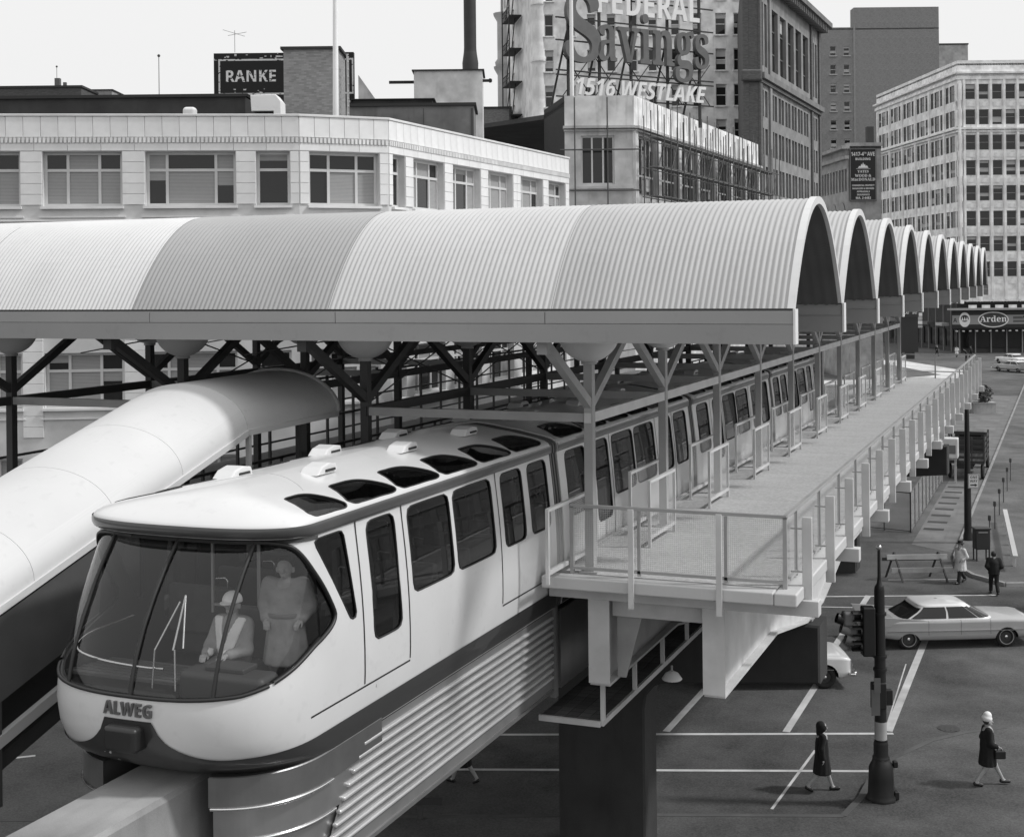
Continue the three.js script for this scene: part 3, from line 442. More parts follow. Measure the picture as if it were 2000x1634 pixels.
// end car
function endCar(front) {
  const car = part(train, 'end_car', (() => { const wins = []; return bx(0.01, 0.01, 0.01, 0, 7.6, -18); })(), INNER);
  const wins = [roundPoly([[13.62, 9.48, 0.1], [14.30, 9.48, 0.08], [14.44, 8.44, 0.09], [14.30, 8.44, 0.06]], 0.08), win(14.86, 15.6, 8.06), win(15.97, 17.24), win(17.38, 18.72), win(19.1, 19.94), win(20.2, 21.02)];
  const skys = [13.72, 14.64, 15.94, 17.24, 18.54, 19.84].map((s, i) => sky(s, i === 0 ? 0.68 : 1.0));
  const wsPts = [[11.5, 9.5], [13.22, 9.5], [13.36, 9.44], [13.92, 8.66], [13.93, 8.54], [13.84, 8.47], [13.45, 8.34], [13.1, 8.2], [12.8, 8.09], [12.5, 8.01], [12.2, 7.98], [11.5, 7.97]];
  const cut = [...wins.map(cutX), cutX(wsPts)]; for (const k of skys) for (const sd of [-1, 1]) cut.push(cutY(sd > 0 ? k : k.map(([x, s]) => [-x, s]).reverse()));
  const { g, m } = carve(endSolid(0, 21.25, 7.0), endSolid(-0.055, 21.6, 7.5), cut);
  g.userData.uvm = 0; car.geometry = uvm(g); car.material = m; car.userData.label = front ? 'leading car with wraparound windscreen' : 'trailing car at the far end';
  fitWindows(car, wins, skys);
  // windscreen: one bent sheet with three dark ribs and a black edge
  const gl = part(car, 'windscreen', grid(56, 18, (u, v) => { const y = lerp(7.93, 9.52, v), eM = eOfS(y, 14.0), e = lerp(-eM, eM, u); return nosePt(y, e, -0.03); }), CLEAR);
  for (const x of [-0.95, 0, 0.95]) part(gl, 'windscreen_rib', pipe(Array.from({ length: 12 }, (_, i) => { const y = lerp(7.97, 9.5, i / 11), [W] = rowAt(y); return nosePt(y, Math.sign(x) * Math.asin(Math.min(1, Math.abs(x) / W) ** (NP / 2)) / (Math.PI / 2) || 1e-6, -0.012); }), 0.024, 30, 6), RUBBER);
  for (const sd of [-1, 1]) part(gl, 'windscreen_gasket', pipe([[13.12, 9.5], [13.25, 9.495], [13.37, 9.43], [13.62, 9.08], [13.88, 8.71], [13.94, 8.57], [13.86, 8.48], [13.65, 8.395], [13.45, 8.34], [13.27, 8.27], [13.1, 8.2], [12.95, 8.145], [12.8, 8.09]].map(([s, y]) => sidePt(y, s, sd, 0.003)), 0.024, 60, 6), RUBBER);
  part(gl, 'windscreen_gasket', pipe(Array.from({ length: 25 }, (_, i) => { const k = lerp(-1, 1, i / 24), e = k * 0.66; const p = nosePt(8.0, e, 0.003); const y = -p.z > 12.5 ? 8.01 + (-p.z - 12.5) * 0.267 : 7.975 + (-p.z - 12.15) * 0.1; return nosePt(y, e, 0.003); }), 0.022, 60, 6), RUBBER);
  part(car, 'eave_stripe', wrap(6, 10, 21.25, (x, v) => lerp(9.535, 9.678, v), 0.014), STRIPE);
  part(car, 'visor_band', grid(60, 2, (u, v) => nosePt(lerp(9.485, 9.525, v), lerp(-1, 1, u) * 0.97, 0.012)), BLACKP);
  part(car, 'visor_line', grid(60, 1, (u, v) => nosePt(lerp(9.526, 9.532, v), lerp(-0.9, 0.62, u), 0.02)), M(0.5, 0.4));
  const yTop = (x) => { x = Math.abs(x); if (x < 0.31) return 7.74; if (x < 1.07) { const t = (x - 0.31) / 0.76; return 7.32 + 0.455 * (1 - Math.sqrt(Math.max(0, 1 - (1 - t) ** 2))); } return 7.32; };
  part(car, 'lower_band', wrap(10, 8, 21.25, (x, v) => lerp(7.02, yTop(x), v), 0.012), BLACKP);
  part(car, 'coupler_box', rbx(0.42, 0.27, 0.34, 0.05, 0, 7.56, -12.16, 3), M(0.02, 0.4));
  const lt = text3('ALWEG', 0.135, 0.03); const bb = lt.boundingBox; lt.translate(-(bb.max.x + bb.min.x) / 2, 0, 0); lt.scale(0.62 / (bb.max.x - bb.min.x), 1.05, 1); part(car, 'lettering', lt.translate(0, 7.78, -12.165), M(0.2, 0.35, null, { metalness: 0.7 }));
  for (const s of [14.6, 15.82, 18.92]) seam(car, s); sill(car, 13.35, 15.82); sill(car, 18.92, 21.1);
  for (const [x, s] of [[0.38, 15.6], [0.38, 18.0], [0.38, 20.2], [-0.72, 15.3], [-0.72, 17.7], [-0.72, 19.9]]) vent(car, x, s);
  part(car, 'roof_seam', pipe(Array.from({ length: 17 }, (_, i) => { const x = lerp(-0.78, 0.78, i / 16); return V(x, yOfX(x), 15.0 - 0.5 * (x / 0.8) ** 2); }), 0.006, 40, 4), M(0.4, 0.5));
  part(car, 'cant_light', rbx(0.07, 0.05, 0.02, 0.01, 1.52, 7.5, -14.9, 1), M(0.3, 0.3));
  skirt(car, (y) => 13.75 + 1.05 * Math.max(0, (y - 5.68) / 1.3) ** 1.6 + 0.0, 21.2);
  // polished fairings either side of the beam
  for (const sd of [-1, 1]) [[7.04, 6.72, 0.0, ALUD], [6.69, 6.34, 0.035, ALU], [6.30, 5.65, 0.07, ALU]].forEach(([a, b, inset, mt], i) => {
    const sec = []; for (let k = 0; k <= 22; k++) { const p = ringPt(7, 1.5 - inset, 12.55 + inset * 1.5 + i * 0.06, lerp(0.245, 1, k / 22)); sec.push([Math.max(0.56, p.x), -p.z]); }
    const sE = [15.1, 14.6, 14.2][i]; sec.push([1.5 - inset, sE], [0.56, sE]);
    const gg = extr(shape(sec.map(([x, s]) => [sd * x, s])), a - b, { bevelEnabled: true, bevelSize: 0.012, bevelThickness: 0.012, bevelSegments: 1 }).rotateX(-Math.PI / 2).translate(0, b, 0);
    const f = part(car, 'nose_fairing', gg, mt);
    if (i < 2) part(f, 'fairing_lip', pipe(sec.slice(0, 23).map(([x, s]) => V(sd * (x + 0.012), b - 0.015, s - 0.01)), 0.022, 50, 5), M(0.75, 0.25, null, { metalness: 1 }));
  });
  part(car, 'bogie_housing', bx(1.08, 0.5, 8.1, 0, 7.2, -17.1), RUBBER);
  // cab interior
  part(car, 'floor', bx(2.7, 0.05, 8.2, 0, 7.545, -17.2), M(0.07, 0.8));
  part(car, 'dashboard', [rbx(1.1, 0.55, 0.4, 0.08, 0.75, 7.85, -12.95), rbx(0.5, 0.06, 0.3, 0.02, 0.75, 8.15, -13.0)], M(0.05, 0.5));
  for (let k = 0; k < 7; k++) part(car, 'front_bench_slat', bx(1.5, 0.035, 0.07, -0.55, 7.98 - k * 0.012, -(12.75 + k * 0.13)), M(0.11, 0.35, null, { clearcoat: 0.3 }));
  part(car, 'front_bench', [rbx(1.55, 0.3, 0.95, 0.06, -0.55, 7.72, -13.15)], M(0.03, 0.6));
  part(car, 'grab_rail', pipe([V(-1.25, 8.35, 13.9), V(-1.3, 8.3, 13.1), V(-1.15, 8.25, 12.75), V(-0.7, 8.22, 12.55), V(0, 8.2, 12.5), V(0.2, 8.2, 12.52)], 0.016, 60, 6), M(0.75, 0.2, null, { metalness: 1 }));
  part(car, 'microphone_stand', [rod(V(0.1, 8.4, 12.5), V(0.24, 8.88, 12.78), 0.011), rod(V(0.34, 8.42, 12.5), V(0.3, 8.95, 12.8), 0.013), rod(V(0.3, 8.95, 12.8), V(0.47, 8.45, 12.5), 0.011), rod(V(0.1, 8.0, 12.45), V(0.1, 8.4, 12.5), 0.011), rod(V(0.4, 8.0, 12.45), V(0.36, 8.43, 12.5), 0.011)], M(0.6, 0.25, null, { metalness: 1 }));
  part(car, 'cab_screen', [bx(0.03, 1.0, 0.03, -0.3, 8.9, -14.2), bx(0.03, 1.9, 0.03, 0.35, 8.5, -14.2), bx(0.65, 0.03, 0.03, 0.02, 9.3, -14.2), bx(0.65, 0.03, 0.03, 0.02, 8.5, -14.2)], M(0.35, 0.4));
  seats(car, [15.0, 16.1, 17.2, 18.3, 19.4, 20.5]);
  return car;
}
const carA = endCar(true);
const carD = carA.clone(); carD.rotation.y = Math.PI; carD.position.z = -60.6; carD.userData = { label: 'trailing car at the far end' }; train.add(carD);
function midCar() {
  const s0 = 21.62, s1 = 30.12;
  const wins = [win(21.95, 22.98), win(23.45, 24.25, 8.06), win(24.5, 25.8), win(25.92, 27.25), win(27.72, 28.56), win(28.82, 29.8)], skys = [0, 1, 2, 3, 4, 5].map((k) => sky(21.85 + k * 1.36, 1.05));
  const cut = wins.map(cutX); for (const k of skys) for (const sd of [-1, 1]) cut.push(cutY(sd > 0 ? k : k.map(([x, s]) => [-x, s]).reverse()));
  const { g, m } = carve(midSolid(0, s0, s1, 7.0), midSolid(-0.055, s0 - 0.3, s1 + 0.3, 7.5), cut);
  const car = part(train, 'middle_car', g, m); fitWindows(car, wins, skys);
  for (const sd of [-1, 1]) { part(car, 'eave_stripe', grid(1, 6, (u, v) => sidePt(lerp(9.535, 9.678, v), lerp(s0, s1, u), sd, 0.012)), STRIPE); part(car, 'lower_band', grid(1, 5, (u, v) => sidePt(lerp(7.02, 7.32, v), lerp(s0, s1, u), sd, 0.011)), BLACKP); }
  for (const s of [23.2, 24.38, 27.4, 28.7]) seam(car, s);
  for (const [x, s] of [[0.38, 23], [0.38, 25.6], [0.38, 28.2], [-0.72, 22.7], [-0.72, 25.3], [-0.72, 27.9]]) vent(car, x, s);
  for (const sd of [-1, 1]) { part(car, 'ribbed_skirt', bx(0.05, 1.3, s1 - s0, sd * 1.45, 6.25, -(s0 + s1) / 2), ALU); part(car, 'undercarriage', bx(0.85, 1.4, s1 - s0, sd * 0.98, 6.33, -(s0 + s1) / 2), RUBBER); }
  part(car, 'floor', bx(2.7, 0.05, s1 - s0, 0, 7.545, -(s0 + s1) / 2), M(0.07, 0.8));
  seats(car, [22.4, 23.5, 24.6, 25.7, 26.8, 27.9, 29]);
  return car;
}
const carB = midCar(), carC = carB.clone(); carC.position.z = -8.87; train.add(carC);
function bellows(s) {
  const pts = []; for (const [y, W] of ROW.slice(0, -1)) pts.push([W - 0.01, y - 0.012]); pts.push([0, 9.973]);
  const full = [...pts, ...pts.slice(0, -1).reverse().map(([x, y]) => [-x, y])];
  const geo = []; for (let k = 0; k < 6; k++) { const sc = k % 2 ? 0.978 : 0.998, sh = shape(full.map(([x, y]) => [x * sc, 8.5 + (y - 8.5) * sc])); sh.holes.push(new THREE.Path(full.map(([x, y]) => new THREE.Vector2(x * 0.92, 8.5 + (y - 8.5) * 0.92)))); geo.push(extr(sh, 0.055).translate(0, 0, -s - 0.18 + k * 0.06)); }
  part(train, 'bellows', geo, M(0.1, 0.6)); for (const x of [1.42, -1.42]) part(train, 'skirt_end_post', bx(0.1, 1.5, 0.12, x, 6.25, -s), M(0.2, 0.5, 'steel'));
}
for (const s of [21.435, 30.305, 39.17]) bellows(s);

// ---------------------------------------------------------------- buildings
const TERRA = M(0.73, 0.6, 'terra'), TERRAD = M(0.58, 0.7, 'terra'), FRAMEW = M(0.58, 0.6, 'paint'), BLIND = M(0.3, 0.7, 'blind'), SHADE = M(0.42, 0.8), STONE = M(0.7, 0.75, 'stucco'), BRICKD = M(0.1, 0.85, 'brick'), BRICKM = M(0.17, 0.85, 'brick');
function face(A, B) { const dx = B[0] - A[0], ds = B[1] - A[1], len = Math.hypot(dx, ds), ux = dx / len, us = ds / len; return { A, B, len, phi: Math.atan2(ds, dx), at: (x, y, z = 0) => [A[0] + ux * x + us * z, y, -(A[1] + us * x - ux * z)] }; }
function wall(b, f, y0, y1, holes, mat, th = 0.45, name = 'wall') {
  const sh = shape(rect(0.0, y0, f.len, y1)); for (const h of holes) sh.holes.push(new THREE.Path(rect(...h).reverse().map(([x, y]) => new THREE.Vector2(x, y))));
  return part(b, name, extr(sh, th).translate(0, 0, -th), mat, f.at(0, 0), f.phi);
}
// a window in an opening: frame with its bars, one pane for each light, now and then a blind
function windowIn(b, f, [x0, y0, x1, y1], { rec = 0.25, mat = FRAMEW, cols = [1], rows = [1], bar: bw = 0.07, blind = 0.3, blindMat = SHADE, name = 'window' } = {}) {
  const w = x1 - x0 - 0.006, h = y1 - y0 - 0.006, key = ['w', w.toFixed(2), h.toFixed(2), cols, rows, bw].join('|');
  const cs = cols.reduce((a, c) => [...a, a[a.length - 1] + c / cols.reduce((p, q) => p + q) * w], [-w / 2]), rs = rows.reduce((a, c) => [...a, a[a.length - 1] + c / rows.reduce((p, q) => p + q) * h], [-h / 2]);
  const g = G(key, () => { const o = []; cs.forEach((c, i) => o.push(bx(bw, h, 0.1, i === 0 ? c + bw / 2 : i === cs.length - 1 ? c - bw / 2 : c, 0, 0))); rs.forEach((r, i) => o.push(bx(w - 0.01, bw, 0.096, 0, i === 0 ? r + bw / 2 : i === rs.length - 1 ? r - bw / 2 : r, 0))); return join(o); });
  const m = part(b, name, g, mat, f.at((x0 + x1) / 2, (y0 + y1) / 2, -rec), f.phi);
  for (let i = 0; i + 1 < cs.length; i++) for (let j = 0; j + 1 < rs.length; j++) {
    const pw = cs[i + 1] - cs[i], ph = rs[j + 1] - rs[j], cx = (cs[i] + cs[i + 1]) / 2, cy = (rs[j] + rs[j + 1]) / 2;
    const p = part(m, 'pane', G('p' + pw.toFixed(2) + '|' + ph.toFixed(2), () => bx(pw, ph, 0.012)), DARKGLASS, [cx, cy, -0.02]);
    if (rnd() < blind) { const k = blindMat === BLIND ? (rnd() < 0.75 ? 1 : rr(0.2, 0.6)) : rr(0.25, 0.75), bh = ph * k - 0.03; part(m, 'blind', G('b' + pw.toFixed(2) + '|' + bh.toFixed(1), () => bx(pw - bw, +bh.toFixed(1) || 0.1, 0.01)), blindMat, [cx, cy + ph / 2 - bh / 2 - 0.02, -0.008]); }
  }
  return m;
}
function roofCap(b, pts, y, mat) { const g = extr(shape(pts), 0.3).rotateX(-Math.PI / 2).translate(0, y, 0); part(b, 'roof', g, mat); }
// ---- corner building with pale terracotta blocks
{
  const b = thing('corner_building', 'pale terracotta-faced corner building with wide transomed windows behind the station roof', 'building');
  const P0 = [-33.9, 40.26], P1 = [-19.02, 47.84], P2 = [-16.46, 50.6], P3 = [-16.07, 71.46], TOP = 19.0;
  const L = face(P0, P1), F = face(P1, P2), R = face(P2, P3), K = face(P3, [-26, 78]);
  const o = L.len - 11.83, wy = [17.6, 13.65, 9.7, 5.6], hL = [[o - 3.2, o + 1.0], [o + 1.87, o + 4.91], [o + 5.82, o + 9.33], [o + 10.14, o + 11.46]], hF = [[0.42, 3.36]], hR = [[0.35, 1.45], [2.2, 5.2], [6.1, 9.1], [10.0, 13.0], [14.0, 17.0], [17.8, 20.3]];
  const rowsOf = (hs) => wy.flatMap((t) => hs.map(([a, c]) => [a, t === 5.6 ? 0.6 : t - 2.15, c, t]));
  for (const [f, hs] of [[L, hL], [F, hF], [R, hR]]) {
    const holes = rowsOf(hs); wall(b, f, 0, TOP - 0.12, holes, TERRAD, 0.5);
    for (const h of holes) {
      const w = h[2] - h[0], vis = h[3] > 17 || (h[3] > 9 && h[3] < 10 && f === L) || f !== L;
      windowIn(b, f, h, { rec: 0.34, cols: w > 3.3 ? [1, 2.4, 1] : w > 2 ? [1, 1.35, 1] : [1], rows: [2, 1], bar: 0.11, blind: 0.72, blindMat: BLIND });
      part(b, 'sill', bx(w + 0.16, 0.1, 0.24, 0, 0, 0), TERRA, f.at((h[0] + h[2]) / 2, h[1] - 0.052, 0.02), f.phi);
      part(b, 'spandrel_moulding', bx(w + 0.3, 0.05, 0.1, 0, 0, 0), TERRA, f.at((h[0] + h[2]) / 2, h[1] - 0.42, 0.03), f.phi);
    }
    const blk = (x0, x1, y0, y1, th = 0.07, nm = 'terracotta_block') => part(b, nm, G(`tb${(x1 - x0).toFixed(2)}|${(y1 - y0).toFixed(2)}|${th}`, () => rbx(x1 - x0 - 0.014, y1 - y0 - 0.014, th, 0.012, 0, 0, 0, 1)), rnd() < 0.5 ? TERRA : M(0.7, 0.6, 'terra'), f.at((x0 + x1) / 2, (y0 + y1) / 2, 0.012), f.phi);
    const n = Math.round(f.len / 0.66), bw = f.len / n;
    for (let i = 0; i < n; i++) { blk(i * bw, (i + 1) * bw, 18.16, 18.98); }
    const n2 = Math.round(f.len / 1.3), b2 = f.len / n2;
    for (let i = 0; i < n2; i++) blk(i * b2, (i + 1) * b2, 17.62, 17.92, 0.07);
    const edges = [0, ...hs.flat(), f.len];
    for (let e = 0; e < edges.length; e += 2) { const a = Math.max(0, edges[e]) + 0.02, c = Math.min(f.len, edges[e + 1]) - 0.02; if (c - a < 0.2) continue; const cN = c - a > 0.95 ? 2 : 1; for (let y = 15.5; y < 17.5; y += 0.42) for (let q = 0; q < cN; q++) blk(lerp(a, c, q / cN), lerp(a, c, (q + 1) / cN), y, Math.min(y + 0.42, 17.6)); }
    if (f === L) for (const [a, c] of [[o + 1.04, o + 1.83], [o + 4.95, o + 5.78]]) for (let y = 6.4; y < 10.4; y += 0.42) blk(a, c, y, y + 0.42);
    const dn = Math.floor(f.len / 0.16); part(b, 'dentil_course', Array.from({ length: dn }, (_, i) => bx(0.09, 0.2, 0.12, (i + 0.5) * f.len / dn, 18.04, 0.03)), TERRA, f.at(0, 0), f.phi).userData.kind = 'stuff';
    part(b, 'parapet_coping', rbx(f.len + 0.1, 0.1, 0.62, 0.02, f.len / 2, TOP + 0.03, -0.22), M(0.62, 0.65, 'terra'), f.at(0, 0), f.phi);
    part(b, 'string_course', bx(f.len, 0.07, 0.1, f.len / 2, 14.9, 0.03), TERRA, f.at(0, 0), f.phi);
  }
  wall(b, K, 0, TOP - 0.05, [], TERRAD, 0.4);
  roofCap(b, [P0, P1, P2, P3, [-26, 78], [-45, 78], [-45, 40.2]].map(([x, s]) => [x - 0.35, s + 0.35]), TOP - 1.1, M(0.08, 0.9, 'concrete'));
}
// ---- things on the roofs behind it
const RY = 22 * Math.PI / 180;                                             // many of them stand square to the cross street
const rb = (A, w, y0, y1, depth) => bx(w, y1 - y0, depth, w / 2, (y0 + y1) / 2, -depth / 2);
function roofBlock(name, label, cat, A, w, y0, y1, depth, mat, cap) { const t = thing(name, label, cat, V(A[0], 0, A[1]).toArray(), RY); part(t, 'walls', rb(A, w, y0, y1, depth), mat); if (cap) part(t, 'coping', bx(w + 0.25, cap, depth + 0.25, w / 2, y1 + cap / 2 - 0.01, -depth / 2), M(0.03, 0.8)); return t; }
{
  const t = roofBlock('roof_penthouse', 'long low dark penthouse wall above the corner building parapet', 'penthouse', [-38, 49.85], 13.0, 17.8, 21.0, 3, M(0.045, 0.85, 'stucco'), 0.14);
  part(t, 'raking_end', extr(shape([[13.002, 17.8], [13.002, 21], [13.7, 20.35], [13.7, 17.8]]), 3).translate(0, 0, -3), M(0.1, 0.85, 'stucco'));
  const v = thing('roof_vent', 'small white cowl vent on the parapet of the corner building', 'vent', V(-25.4, 17.9, 49.6).toArray(), RY); part(v, 'cowl', rbx(0.56, 0.5, 0.5, 0.16, 0, 1.75, 0, 4), M(0.75, 0.5, 'paint')); part(v, 'duct', bx(0.4, 1.55, 0.4, 0, 0.78, 0), M(0.6, 0.5));
  const h = thing('roof_exhaust_hood', 'white boxy exhaust hood with dark mouth beside the brick roof tower', 'hood', V(-23.5, 17.9, 51.4).toArray(), RY);
  part(h, 'hood', extr(shape([[0, 2.6], [0.04, 1.95], [1.0, 1.95], [1.1, 0], [1.3, 0], [1.26, 2.35], [1.05, 2.62]]), 1.2, { bevelEnabled: true, bevelSize: 0.03, bevelThickness: 0.03, bevelSegments: 2 }).translate(0, 0, -1.2), M(0.78, 0.5, 'paint')); part(h, 'mouth', bx(0.9, 1.85, 1.0, 0.52, 0.95, -0.62), M(0.015, 0.9));
  const tw = roofBlock('brick_roof_tower', 'square grey brick tower with dark coping on the roof', 'tower', [-23.77, 54.55], 2.5, 17.9, 23.0, 2.6, M(0.26, 0.85, 'brick'), 0.12);
  part(tw, 'side_ladder', [bx(0.05, 3.2, 0.05, 2.85, 21.2, -0.4), bx(0.05, 3.2, 0.05, 2.85, 21.2, -0.9), ...Array.from({ length: 9 }, (_, i) => bx(0.04, 0.04, 0.5, 2.85, 19.8 + i * 0.34, -0.65))], M(0.5, 0.5, 'steel'));
  const fp = thing('flagpole', 'tall white flagpole at the corner building parapet', 'flagpole', V(-19.05, 17.9, 51.06).toArray()); part(fp, 'pole', rod(new THREE.Vector3(-0.1, 0, 0), new THREE.Vector3(0.02, 16, 0), 0.13, 0.07, 14), M(0.78, 0.45, 'paint')); part(fp, 'foot', bx(0.4, 0.5, 0.4, -0.1, 0.25, 0), M(0.4, 0.6)); part(fp, 'ball', new THREE.SphereGeometry(0.16, 16, 12).translate(0.02, 16.1, 0), M(0.6, 0.3, null, { metalness: 1 }));
  // painted wall
  const wallT = roofBlock('painted_sign_wall', 'dark wall with peeling white painted letters behind the brick roof tower', 'wall', [-37.61, 69.45], 8.3, 12, 26.0, 0.5, M(0.03, 0.9, 'brick'));
  const ct = canvasTex(1024, 384, (c, w, h) => {
    c.fillStyle = '#1d1d1d'; c.fillRect(0, 0, w, h); let s = 5; const q = () => (s = (s * 16807) % 2147483647) / 2147483647;
    c.strokeStyle = '#c9c9c9'; c.lineWidth = 13; c.strokeRect(40, 48, 980, 250); c.fillStyle = '#d2d2d2'; c.font = 'bold 118px sans-serif'; c.fillText('RANKE', 78, 208); c.fillText('B', 540, 208);
    c.fillStyle = '#bdbdbd'; for (let i = 0; i < 60; i++) c.fillRect(q() * w, q() < 0.5 ? q() * 44 : 250 + q() * 130, 6 + q() * 26, 4 + q() * 14);
    c.fillStyle = '#1d1d1d'; for (let i = 0; i < 420; i++) c.fillRect(q() * w, 30 + q() * 280, 3 + q() * 15, 2 + q() * 9);
  });
  printed(wallT, 'painted_lettering', 8.28, 3.1, panelMat(ct, 0.9), [4.14, 24.43, 0.012], 0);
  part(wallT, 'raking_buttress', extr(shape([[8.6, 22], [8.6, 24.6], [10.4, 22]]), 0.3), M(0.4, 0.8, 'stucco'));
  const an = thing('roof_aerial', 'spindly television aerial on top of the painted wall', 'aerial', V(-36.3, 26, 69.7).toArray(), RY); part(an, 'mast', rod(new THREE.Vector3(0, 0, 0), new THREE.Vector3(0, 1.3, 0), 0.018, 0.018, 6), M(0.3, 0.5)); part(an, 'element', [rod(new THREE.Vector3(-0.7, 1.35, 0), new THREE.Vector3(0.6, 0.95, 0), 0.014, 0.014, 5), rod(new THREE.Vector3(-0.4, 1.0, 0), new THREE.Vector3(0.7, 1.2, 0), 0.014, 0.014, 5)], M(0.3, 0.5));
  const gb = roofBlock('grey_roof_house', 'grey windowless roof house with dark eaves right of the flagpole', 'roof house', [-26.9, 65.15], 7.3, 17.8, 21.75, 4, M(0.17, 0.85, 'stucco'), 0.16);
  part(gb, 'wall_joint', [bx(0.03, 3.6, 0.02, 4.6, 19.8, 0.011), bx(0.12, 3.6, 0.05, 7.2, 19.8, 0.03)], M(0.07, 0.8));
  roofBlock('dark_parapet', 'flat black parapet above the grey roof house', 'parapet', [-29, 70.77], 4.6, 17.8, 22.9, 3, M(0.03, 0.9, 'stucco'), 0.05);
  const wb = roofBlock('white_stack_house', 'pale plastered roof block carrying the black smokestack', 'roof block', [-29.24, 79.3], 4.36, 12, 25.75, 3.5, M(0.6, 0.85, 'stucco'), 0.08);
  part(wb, 'cross_beam', [bx(1.6, 0.17, 0.2, -0.85, 25.15, -0.8), bx(0.62, 0.16, 0.2, 4.66, 25.2, -0.8), bx(0.15, 0.24, 0.26, 4.85, 25.2, -0.8)], M(0.02, 0.8));
  const st = thing('smokestack', 'tall black metal smokestack with flared base', 'smokestack', V(-26.4, 25.8, 81.8).toArray(), RY); part(st, 'pipe', lathe([[0.42, 1.3], [0.4, 1.6], [0.4, 9.5], [0.36, 9.5]], 24), M(0.03, 0.6, 'steel')); part(st, 'flared_base', lathe([[0.5, 0], [0.52, 0.6], [0.42, 1.3]], 24), M(0.035, 0.6, 'steel'));
  roofBlock('distant_dark_roof', 'dark flat roof with small chimneys far away at the left edge', 'building', [-86, 101.7], 10.0, 0, 30.9, 8, M(0.08, 0.9, 'brick'), 0.2);
  const dc = roofBlock('distant_roof_house', 'narrow grey roof house at the right end of the distant dark roof', 'building', [-80.03, 109.47], 3.0, 0, 31.3, 6, M(0.3, 0.9, 'stucco'), 0.1); part(dc, 'chimney', [bx(0.5, 1.3, 0.5, -2.6, 32, -1), bx(0.3, 0.9, 0.3, -1.9, 31.8, -1)], M(0.12, 0.9));
  const sb = roofBlock('distant_brick_house', 'small brick house with a pale window glimpsed far between the buildings', 'building', [-51, 137.4], 4.6, 0, 31, 5, BRICKM, 0.2); part(sb, 'window', bx(0.9, 1.1, 0.04, 2.2, 28.6, 0.021), FRAMEW);
  for (const [x, y, s, h, l] of [[-57.7, 27, 91.5, 3.5, 'thin lightning rod with a small ball above the low dark penthouse'], [-99.2, 33, 128.7, 4.6, 'very thin aerial mast far away at the left']]) { const m = thing('mast', l, 'mast', V(x, y, s).toArray()); part(m, 'rod', rod(new THREE.Vector3(0, -8, 0), new THREE.Vector3(0, h, 0), 0.05, 0.03, 6), M(0.12, 0.6)); part(m, 'tip', new THREE.SphereGeometry(0.12, 10, 8).translate(0, h, 0), M(0.06, 0.6)); }
}
// ---- tall white office block with fire escape
{
  const b = thing('white_office_block', 'tall pale office block with paired windows rising behind the rooftop letters', 'building');
  const P0 = [-53.4, 152.6], P1 = [-40.4, 130.88], P2 = [-20.2, 139.05], P3 = [-28, 160], TOP = 52, S = face(P0, P1), F = face(P1, P2);
  const cols = [[0.67, 1.6], [2.9, 3.8], [5.0, 5.9], [7, 7.9], [9.2, 10.1], [11.2, 12.1], [13.5, 14.4], [15.7, 16.6], [18, 19.1], [19.85, 20.95]], rows = [49.9, 46.3, 42.75, 39.2, 35.6, 32.0, 28.45, 24.9, 21.3, 17.7];
  const holes = rows.flatMap((t) => cols.map(([a, c]) => [a, t - 2.2, c, t])); wall(b, F, 0, TOP, holes, STONE);
  for (const h of holes) { windowIn(b, F, h, { rows: [1, 1], bar: 0.08, blind: 0.5 }); part(b, 'sill', bx(h[2] - h[0] + 0.2, 0.12, 0.2), STONE, F.at((h[0] + h[2]) / 2, h[1] - 0.06, 0.06), F.phi); }
  wall(b, S, 0, TOP, rows.flatMap((t) => [[3, t - 2.2, 4.2, t], [9, t - 2.2, 10.2, t]]), STONE);
  for (const t of rows) for (const a of [3, 9]) windowIn(b, S, [a, t - 2.2, a + 1.2, t], { rows: [1, 1] });
  for (let k = 0; k < 9; k++) { part(b, 'quoin_shaft', lathe([[0.75, 0], [0.8, 0.4], [0.7, 0.6], [0.7, 5.4], [0.85, 5.7]], 14), STONE, F.at(0.1, k * 5.75, -0.4)); }
  roofCap(b, [P0, P1, P2, P3], TOP - 0.4, M(0.1, 0.9)); 
  const fe = thing('fire_escape', 'black iron fire escape down the side of the tall pale office block', 'fire escape');
  for (let k = 0; k < 8; k++) {
    const y = 19.5 + k * 3.57; part(fe, 'landing', [bx(5.2, 0.12, 1.3, 2.6, 0, 0.75), bx(5.2, 0.06, 0.06, 2.6, 1.0, 1.4), bx(5.2, 0.05, 0.05, 2.6, 0.5, 1.4), ...Array.from({ length: 9 }, (_, i) => bx(0.05, 1.0, 0.05, 0.1 + i * 0.62, 0.5, 1.4))], M(0.02, 0.7), S.at(10.8, y, 0), S.phi);
    part(fe, 'ladder', [bar(new THREE.Vector3(0.6, 0, 0.6), new THREE.Vector3(3.4, 3.57, 0.6), 0.1, 0.12), bar(new THREE.Vector3(0.6, 0.0, 1.2), new THREE.Vector3(3.4, 3.57, 1.2), 0.1, 0.12)], M(0.02, 0.7), S.at(11.2, y, 0), S.phi);
  }
  for (const x of [10.9, 15.9]) part(fe, 'upright', bx(0.12, 32, 0.12, 0, 35, 0), M(0.02, 0.7), S.at(x, 0, 1.45), S.phi);
  const tb = thing('side_turret', 'pale ornamented pilaster stack at the left edge of the tall office block', 'pilaster', S.at(4, 0, 0.2)); for (let k = 0; k < 7; k++) part(tb, 'shaft', lathe([[1.0, 0], [1.1, 0.5], [0.8, 0.9], [0.8, 5.2], [1.2, 5.9], [1.25, 6.2]], 12).translate(0, k * 6.2, 0), M(0.42, 0.8, 'stucco'));
}
